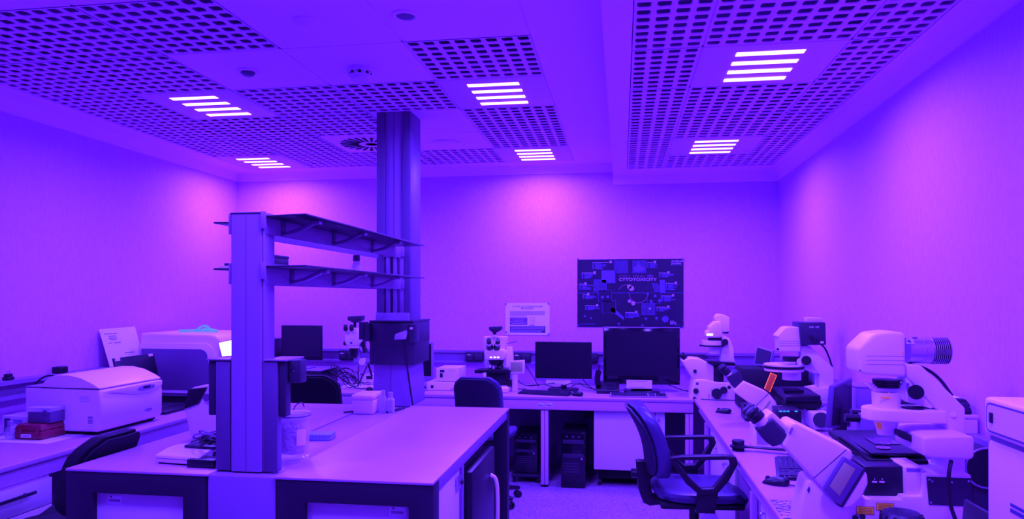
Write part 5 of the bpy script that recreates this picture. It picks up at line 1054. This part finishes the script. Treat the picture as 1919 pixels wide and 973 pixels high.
mb = pp('stage_motor', 'white_paint', [(714, 338), (800, 328), (1040, 322), (1112, 330), (1112, 490), (1080, 512), (770, 498), (714, 478)], 2.60, .26, .012, 3)
for q in ((815, 262), (938, 320)): MB().cyl(at_y(*K(*q), 2.72), at_y(*K(q[0], q[1] + 6), 2.72), .006, n=10).build('motor_screw', 'steel', mb, world=True)
pp('motor_rail', 'black_plastic', [(525, 280), (570, 290), (715, 370), (715, 412), (560, 350), (525, 330)], 2.70, .05, .003)
# lower stand
pp('filter_turret', 'black_plastic', [(250, 560), (562, 565), (562, 800), (250, 800)], Y + .02, .18, .005)
for x, ch in ((330, '3'), (388, '4')):
    pp('filter_tag', 'paper_pink', [(x - 20, 676), (x + 20, 678), (x + 20, 690), (x - 20, 688)], Y + .018, .003, 0); q = at_y(*K(x, 660), Y + .018); text('lettering', ch, .010, 'paper_pink', t, tuple(q - t.location), R90, 'CENTER')
fp = pp('front_panel', 'white_plastic', [(566, 565), (712, 565), (712, 800), (572, 790)], Y + .0, .16, .006)
pp('panel_gap', 'metal_lilac', [(580, 575), (690, 578), (690, 605), (582, 602)], Y - .0012, .002, 0, parent=fp)
pp('base_body', 'white_plastic', [(100, 860), (230, 815), (540, 820), (545, 795), (700, 795), (735, 620), (745, 1080), (60, 1080)], Y - .02, .26, .008)
rb = pp('rear_block', 'white_plastic', [(722, 625), (1090, 625), (1110, 1080), (745, 1080)], Y - .03, .24, .008)
cv = pp('cover_plate', 'metal_dark', [(738, 642), (1085, 655), (1098, 878), (755, 862)], Y - .0325, .004, .001)
for q in ((760, 665), (782, 678), (935, 686), (1068, 677), (772, 845)): MB().cyl(at_y(*K(*q), Y - .0325), at_y(*K(*q), Y - .0345), .004, n=8).build('screw', 'steel', cv, world=True)
for pts in ([(187, 872), (327, 878), (327, 942), (187, 936)], [(342, 845), (482, 850), (482, 910), (342, 905)]):
    lb = pp('warning_label', 'metal_dark', pts, Y - .0212, .002, 0)
    c = sum(p[0] for p in pts) / 4, sum(p[1] for p in pts) / 4; pin = [(c[0] + (p[0] - c[0]) * .94, c[1] + (p[1] - c[1]) * .88) for p in pts]
    pp('label_field', 'label_amber', pin, Y - .0218, .002, 0, parent=lb)
    for k in range(4): yy = pts[0][1] + 14 + 12 * k; pp('print_line', 'metal_dark', [(pts[0][0] + 18, yy), (pts[1][0] - 18, yy + 5), (pts[1][0] - 18, yy + 8), (pts[0][0] + 18, yy + 3)], Y - .0224, .002, 0, parent=lb)
for q in ((235, 955), (180, 965)): MB().cyl(at_y(*K(*q), Y - .02), at_y(*K(*q), Y - .04), .010, n=14).build('thumb_screw', 'black_plastic', t, world=True)
cable('motor_cable', [at_y(*K(930, 515), 2.62), at_y(*K(912, 600), 2.60), at_y(*K(905, 720), 2.60), at_y(*K(920, 860), 2.60), at_y(*K(955, 960), 2.60), at_y(*K(990, 1050), 2.60)], .0065, parent=t)
# tilted binocular tube and touch screen
K = cs((1340, 740), 4.177); Y2 = 2.66
eyepieces(t, K(262, 108), K(330, 178), K(415, 270), Y2 + .075, .027, .022, .033)
pp('binocular_barrel', 'slate_plastic', [(330, 270), (345, 262), (445, 190), (565, 310), (560, 345), (510, 395), (455, 412), (400, 372)], Y2 + .02, .12, .012, 3, label='dark grey binocular barrel')
pp('barrel_cover', 'white_plastic', [(300, 260), (440, 142), (462, 145), (585, 265), (572, 310), (445, 190), (345, 262)], Y2 + .05, .11, .006)
tb = pp('tube', 'white_plastic', [(528, 402), (572, 330), (578, 255), (605, 225), (640, 225), (1035, 420), (1075, 440), (1080, 500), (880, 755), (850, 745), (770, 660)], Y2, .16, .014, 3)
pp('tube_seam', 'metal_dark', [(768, 655), (1026, 428), (1029, 432), (771, 659)], Y2 - .0012, .002, 0, parent=tb)
pp('vent_grille', 'metal_lilac', [(580, 300), (600, 255), (615, 262), (590, 315)], Y2 - .004, .01, .001, parent=tb)
pp('screen_housing', 'white_plastic', [(985, 875), (1165, 590), (1195, 625), (1200, 700), (1150, 810), (1080, 875), (1020, 895)], Y2 - .03, .14, .012, 3)
fr = pp('screen_frame', 'metal_mid', [(850, 745), (1015, 488), (1168, 583), (985, 880)], Y2 - .035, .028, .006)
pp('screen_edge', 'metal_dark', [(985, 880), (1168, 583), (1180, 592), (1000, 888), (962, 868)], Y2 - .034, .05, .002)
pp('touch_screen', 'touch_screen', [(897, 717), (1013, 528), (1100, 582), (975, 795)], Y2 - .0365, .003, .001, parent=fr)
pp('pedestal', 'white_plastic', [(725, 665), (780, 665), (860, 755), (990, 885), (1100, 900), (1150, 1075), (650, 1075), (662, 930), (700, 760)], Y2 + .01, .14, .014, 3)
pp('logo', 'ink', [(722, 745), (738, 715), (746, 745), (732, 775)], Y2 + .0085, .003, 0)
# bits around it
keyboard('black keyboard on the right bench behind the large microscope tube', (.80, 3.55, .7505), -1.75, .44, .16)
mouse('black mouse lying in front of the keyboard on the right bench', (.655, 3.26, .7505), 1.15)
cable('mouse_cable', [(.70, 3.24, .757), (.74, 3.22, .755), (.78, 3.26, .755), (.84, 3.32, .755)], .003, 'thin mouse cable on the right bench leading to the keyboard')
tag(bx('printed_pad', 'paper', None, .585, .705, 2.76, 3.0, .7503, .7525, 0), 'pale printed pad lying at the right bench edge before the large microscope', 'pad')
nt = mat('pad_print', (.34, .22, .48), .8, noise=.9, nscale=70, stretch=(.6, 1.6, 1)).node_tree
rp_ = nt.nodes.new('ShaderNodeValToRGB'); rp_.color_ramp.elements[0].position = .44; rp_.color_ramp.elements[1].position = .56
nz_ = [n for n in nt.nodes if n.type == 'TEX_NOISE'][0]; mx_ = [n for n in nt.nodes if n.type == 'MIX_RGB'][0]; nt.links.new(nz_.outputs['Fac'], rp_.inputs[0]); nt.links.new(rp_.outputs[0], mx_.inputs[0])
bpy.data.objects['printed_pad'].data.materials.clear(); bpy.data.objects['printed_pad'].data.materials.append(MATS['pad_print'])
t = thing('lens_holder', 'black lens turret with a long flat handle lying on the right bench', 'lens', (.61, 3.95, .7505))
MB().lathe([(.030, 0), (.032, .01), (.028, .014), (.042, .018), (.042, .028), (.030, .032), (.033, .05), (.030, .056), (.02, .056)], n=24).build('lens_barrel', 'black_plastic', t)
MB().hexa([(.03, -.018, .018), (.30, -.10, .018), (.30, -.05, .018), (.03, .018, .018)], [(.03, -.018, .026), (.30, -.10, .026), (.30, -.05, .026), (.03, .018, .026)]).build('handle', 'black_plastic', t, .002)
bx('handle_foot', 'black_matt', t, .24, .28, -.09, -.05, 0, .0175, .002)
t = thing('white_stand', 'white wedge stand with printed plate beside the large microscope eyepieces', 'stand', (.74, 3.72, .7505))
t.location = (.70, 4.06, .7505); WORLD[t.name] = Matrix.Translation(t.location)
MB().prism([(-.03, 0), (.10, 0), (.10, .05), (.04, .16), (.0, .165)], 'x', 0, .12).build('wedge', 'white_plastic', t, .006)
MB().prism([(-.0305, .02), (-.0295, .02), (-.012, .10), (-.013, .10)], 'x', .02, .08).build('plate', 'grey_plastic', t)
t = thing('tablet_dock', 'black angled dock by the mouse near the middle microscope', 'dock', (.86, 4.98, .7505))
MB().prism([(-.09, 0), (.09, 0), (.09, .10), (.075, .10), (-.09, .02)], 'x', -.06, .06).build('body', 'black_plastic', t, .004); bx('pad', 'slate_plastic', t, -.05, .05, -.06, .06, .1005, .104, .001)
t = thing('note_card', 'white printed card leaning on the keyboard under the large microscope tube', 'card', (.86, 3.42, .7505))
a = at_y(1463, 861, 3.45); b = at_y(1478, 849, 3.45)
bx('card_sheet', 'paper', t, .0, .10, .0, .002, .028, .075, 0); bx('card_foot', 'black_plastic', t, -.005, .105, -.012, .016, .024, .029, .001)
# right edge: white instrument, controller box, case, laptop, joystick
t = thing('white_instrument', 'tall white two-part instrument at the right edge of the bench', 'instrument', (1.16, 1.68, .7505))
XF = .95
bx('lower_cabinet', 'white_paint', t, XF, 1.34, 1.30, 2.065, .7505, 1.19, .015, world=True, seg=3)
up = bx('upper_unit', 'white_paint', t, XF - .005, 1.345, 1.29, 2.07, 1.2, 1.30, .012, world=True, seg=3)
bx('seam', 'metal_mid', t, XF + .005, 1.335, 1.31, 2.055, 1.189, 1.201, 0, world=True)
rr = [(y, z) for y, z in rrect(1.32, 2.05, 1.212, 1.288, .018)]
MB().prism(rr, 'x', XF - .0075, XF - .0045).build('panel_rim', 'metal_mid', up, world=True); MB().prism([(y, z) for y, z in rrect(1.326, 2.044, 1.217, 1.283, .014)], 'x', XF - .0085, XF - .0065).build('side_panel', 'white_paint', up, world=True)
bx('toggle_switch', 'black_plastic', up, XF - .013, XF - .008, 2.012, 2.026, 1.238, 1.264, .001, world=True)
bx('logo', 'ink', t, XF - .001, XF + .002, 1.88, 1.945, 1.045, 1.053, 0, world=True); bx('logo', 'ink', t, XF - .001, XF + .002, 1.88, 1.945, 1.030, 1.040, 0, world=True)
t = thing('control_box', 'white control box against the right wall behind the large microscope', 'control box', (1.30, 3.15, .7505))
p0 = at_y(1806, 778, 3.05)
bx('case', 'white_paint', t, 1.18, 1.375, 3.05, 3.40, .7505, 1.085, .006, world=True); bx('lid', 'white_paint', t, 1.178, 1.377, 3.048, 3.402, 1.086, 1.10, .004, world=True)
t = thing('hard_case', 'black hard-shell case with pale top label on the white control box', 'case', (1.28, 3.2, 1.1005))
MB().hexa([(-.10, -.13, .0), (.085, -.13, .0), (.085, .13, .0), (-.10, .13, .0)], [(-.095, -.125, .028), (.08, -.125, .028), (.08, .125, .028), (-.095, .125, .028)]).build('case_base', 'black_plastic', t, .006)
MB().hexa([(-.098, -.128, .029), (.083, -.128, .029), (.083, .128, .029), (-.098, .128, .029)], [(-.08, -.11, .058), (.07, -.11, .058), (.07, .11, .058), (-.08, .11, .058)]).build('case_lid', 'black_plastic', t, .008)
bx('label', 'paper', t, -.06, .06, -.09, .06, .0585, .0595, 0)
for x in (-.05, .04): bx('latch', 'slate_plastic', t, x, x + .03, -.137, -.128, .012, .046, .003)
t = thing('cooling_fan', 'black fan motor with pale ring between the large microscope and the white instrument', 'motor', (1.29, 2.83, .7505))
MB().cyl((0, -.03, .20), (0, .08, .20), .07, n=24).build('motor', 'black_plastic', t); MB().tube([(.071 * math.cos(k * math.pi / 12), -.031, .20 + .071 * math.sin(k * math.pi / 12)) for k in range(25)], .004, smooth=0).build('ring', 'steel', t)
bx('mount', 'metal_dark', t, -.04, .04, -.02, .07, 0, .14, .004)
t = thing('laptop', 'black laptop lid rising at the bottom right edge of the photo', 'laptop', (1.0, 2.36, .7505))
a, b = at_y(1806, 936, 2.33), at_y(1874, 975, 2.05)
LD = [a, b, Vector((b.x - .02, b.y - .03, .765)), Vector((a.x - .03, a.y - .03, .765))]
ld_ = MB().hexa(LD, [p + Vector((.012, .006, 0)) for p in LD]).build('screen_lid', 'black_plastic', t, .003, world=True)
bs_ = [Vector((LD[3].x, LD[3].y, .7505)), Vector((LD[2].x, LD[2].y, .7505)), Vector((LD[2].x - .22, LD[2].y - .12, .7505)), Vector((LD[3].x - .22, LD[3].y - .12, .7505))]
MB().hexa(bs_, [p + Vector((0, 0, .014)) for p in bs_]).build('base', 'black_plastic', t, .002, world=True)
t = thing('joystick', 'ribbed black stage joystick in front of the large microscope', 'joystick', at_z(1690, 1010, .7505))
p = at_y(1690, 957, t.location.y); hz = p.z - .7505
MB().lathe([(.075, 0), (.078, .01), (.07, .03), (.05, .035), (.045, hz - .05), (.062, hz - .04), (.066, hz - .02), (.055, hz - .005), (.03, hz)], n=28).build('joystick_body', 'slate_plastic', t)
for k in range(14):
    a = 2 * math.pi * k / 14; MB().cyl((.064 * math.cos(a), .064 * math.sin(a), hz - .042), (.062 * math.cos(a), .062 * math.sin(a), hz - .012), .005, n=6).build('rib', 'black_plastic', t)
M2_, M3_ = bpy.data.objects['inverted_microscope.001'], bpy.data.objects['inverted_microscope.002']
cable('lamp_cable', [at_y(*p) for p in ((1700, 682, 2.775), (1735, 690, 2.79), (1762, 710, 2.80), (1784, 742, 2.79))], .006, parent=M3_)
cable('lamp_cable', [at_y(*p) for p in ((1538, 645, 4.8), (1546, 652, 4.82), (1554, 670, 4.85), (1560, 690, 4.87))], .006, parent=M2_)
t = thing('camera_adapter', 'small black camera adapter on the lilac box edge left of the large condenser', 'adapter', at_y(1600, 778, 3.4))
t.location.z = .7505; WORLD[t.name] = Matrix.Translation(t.location)
p = at_y(1610, 775, 3.4)
bx('pedestal_box', 'metal_lilac', t, at_y(1613, 776, 3.4).x, at_y(1640, 776, 3.4).x, 3.4, 3.55, .7505, at_y(1613, 776, 3.4).z, .004, world=True)
pcyl('adapter_body', 'black_plastic', t, 1583, 783, 3.42, 1612, 784, 3.42, .018); pcyl('adapter_tube', 'black_plastic', t, 1596, 773, 3.45, 1612, 774, 3.45, .014); pcyl('adapter_tube', 'metal_dark', t, 1612, 774, 3.45, 1628, 775, 3.45, .006)
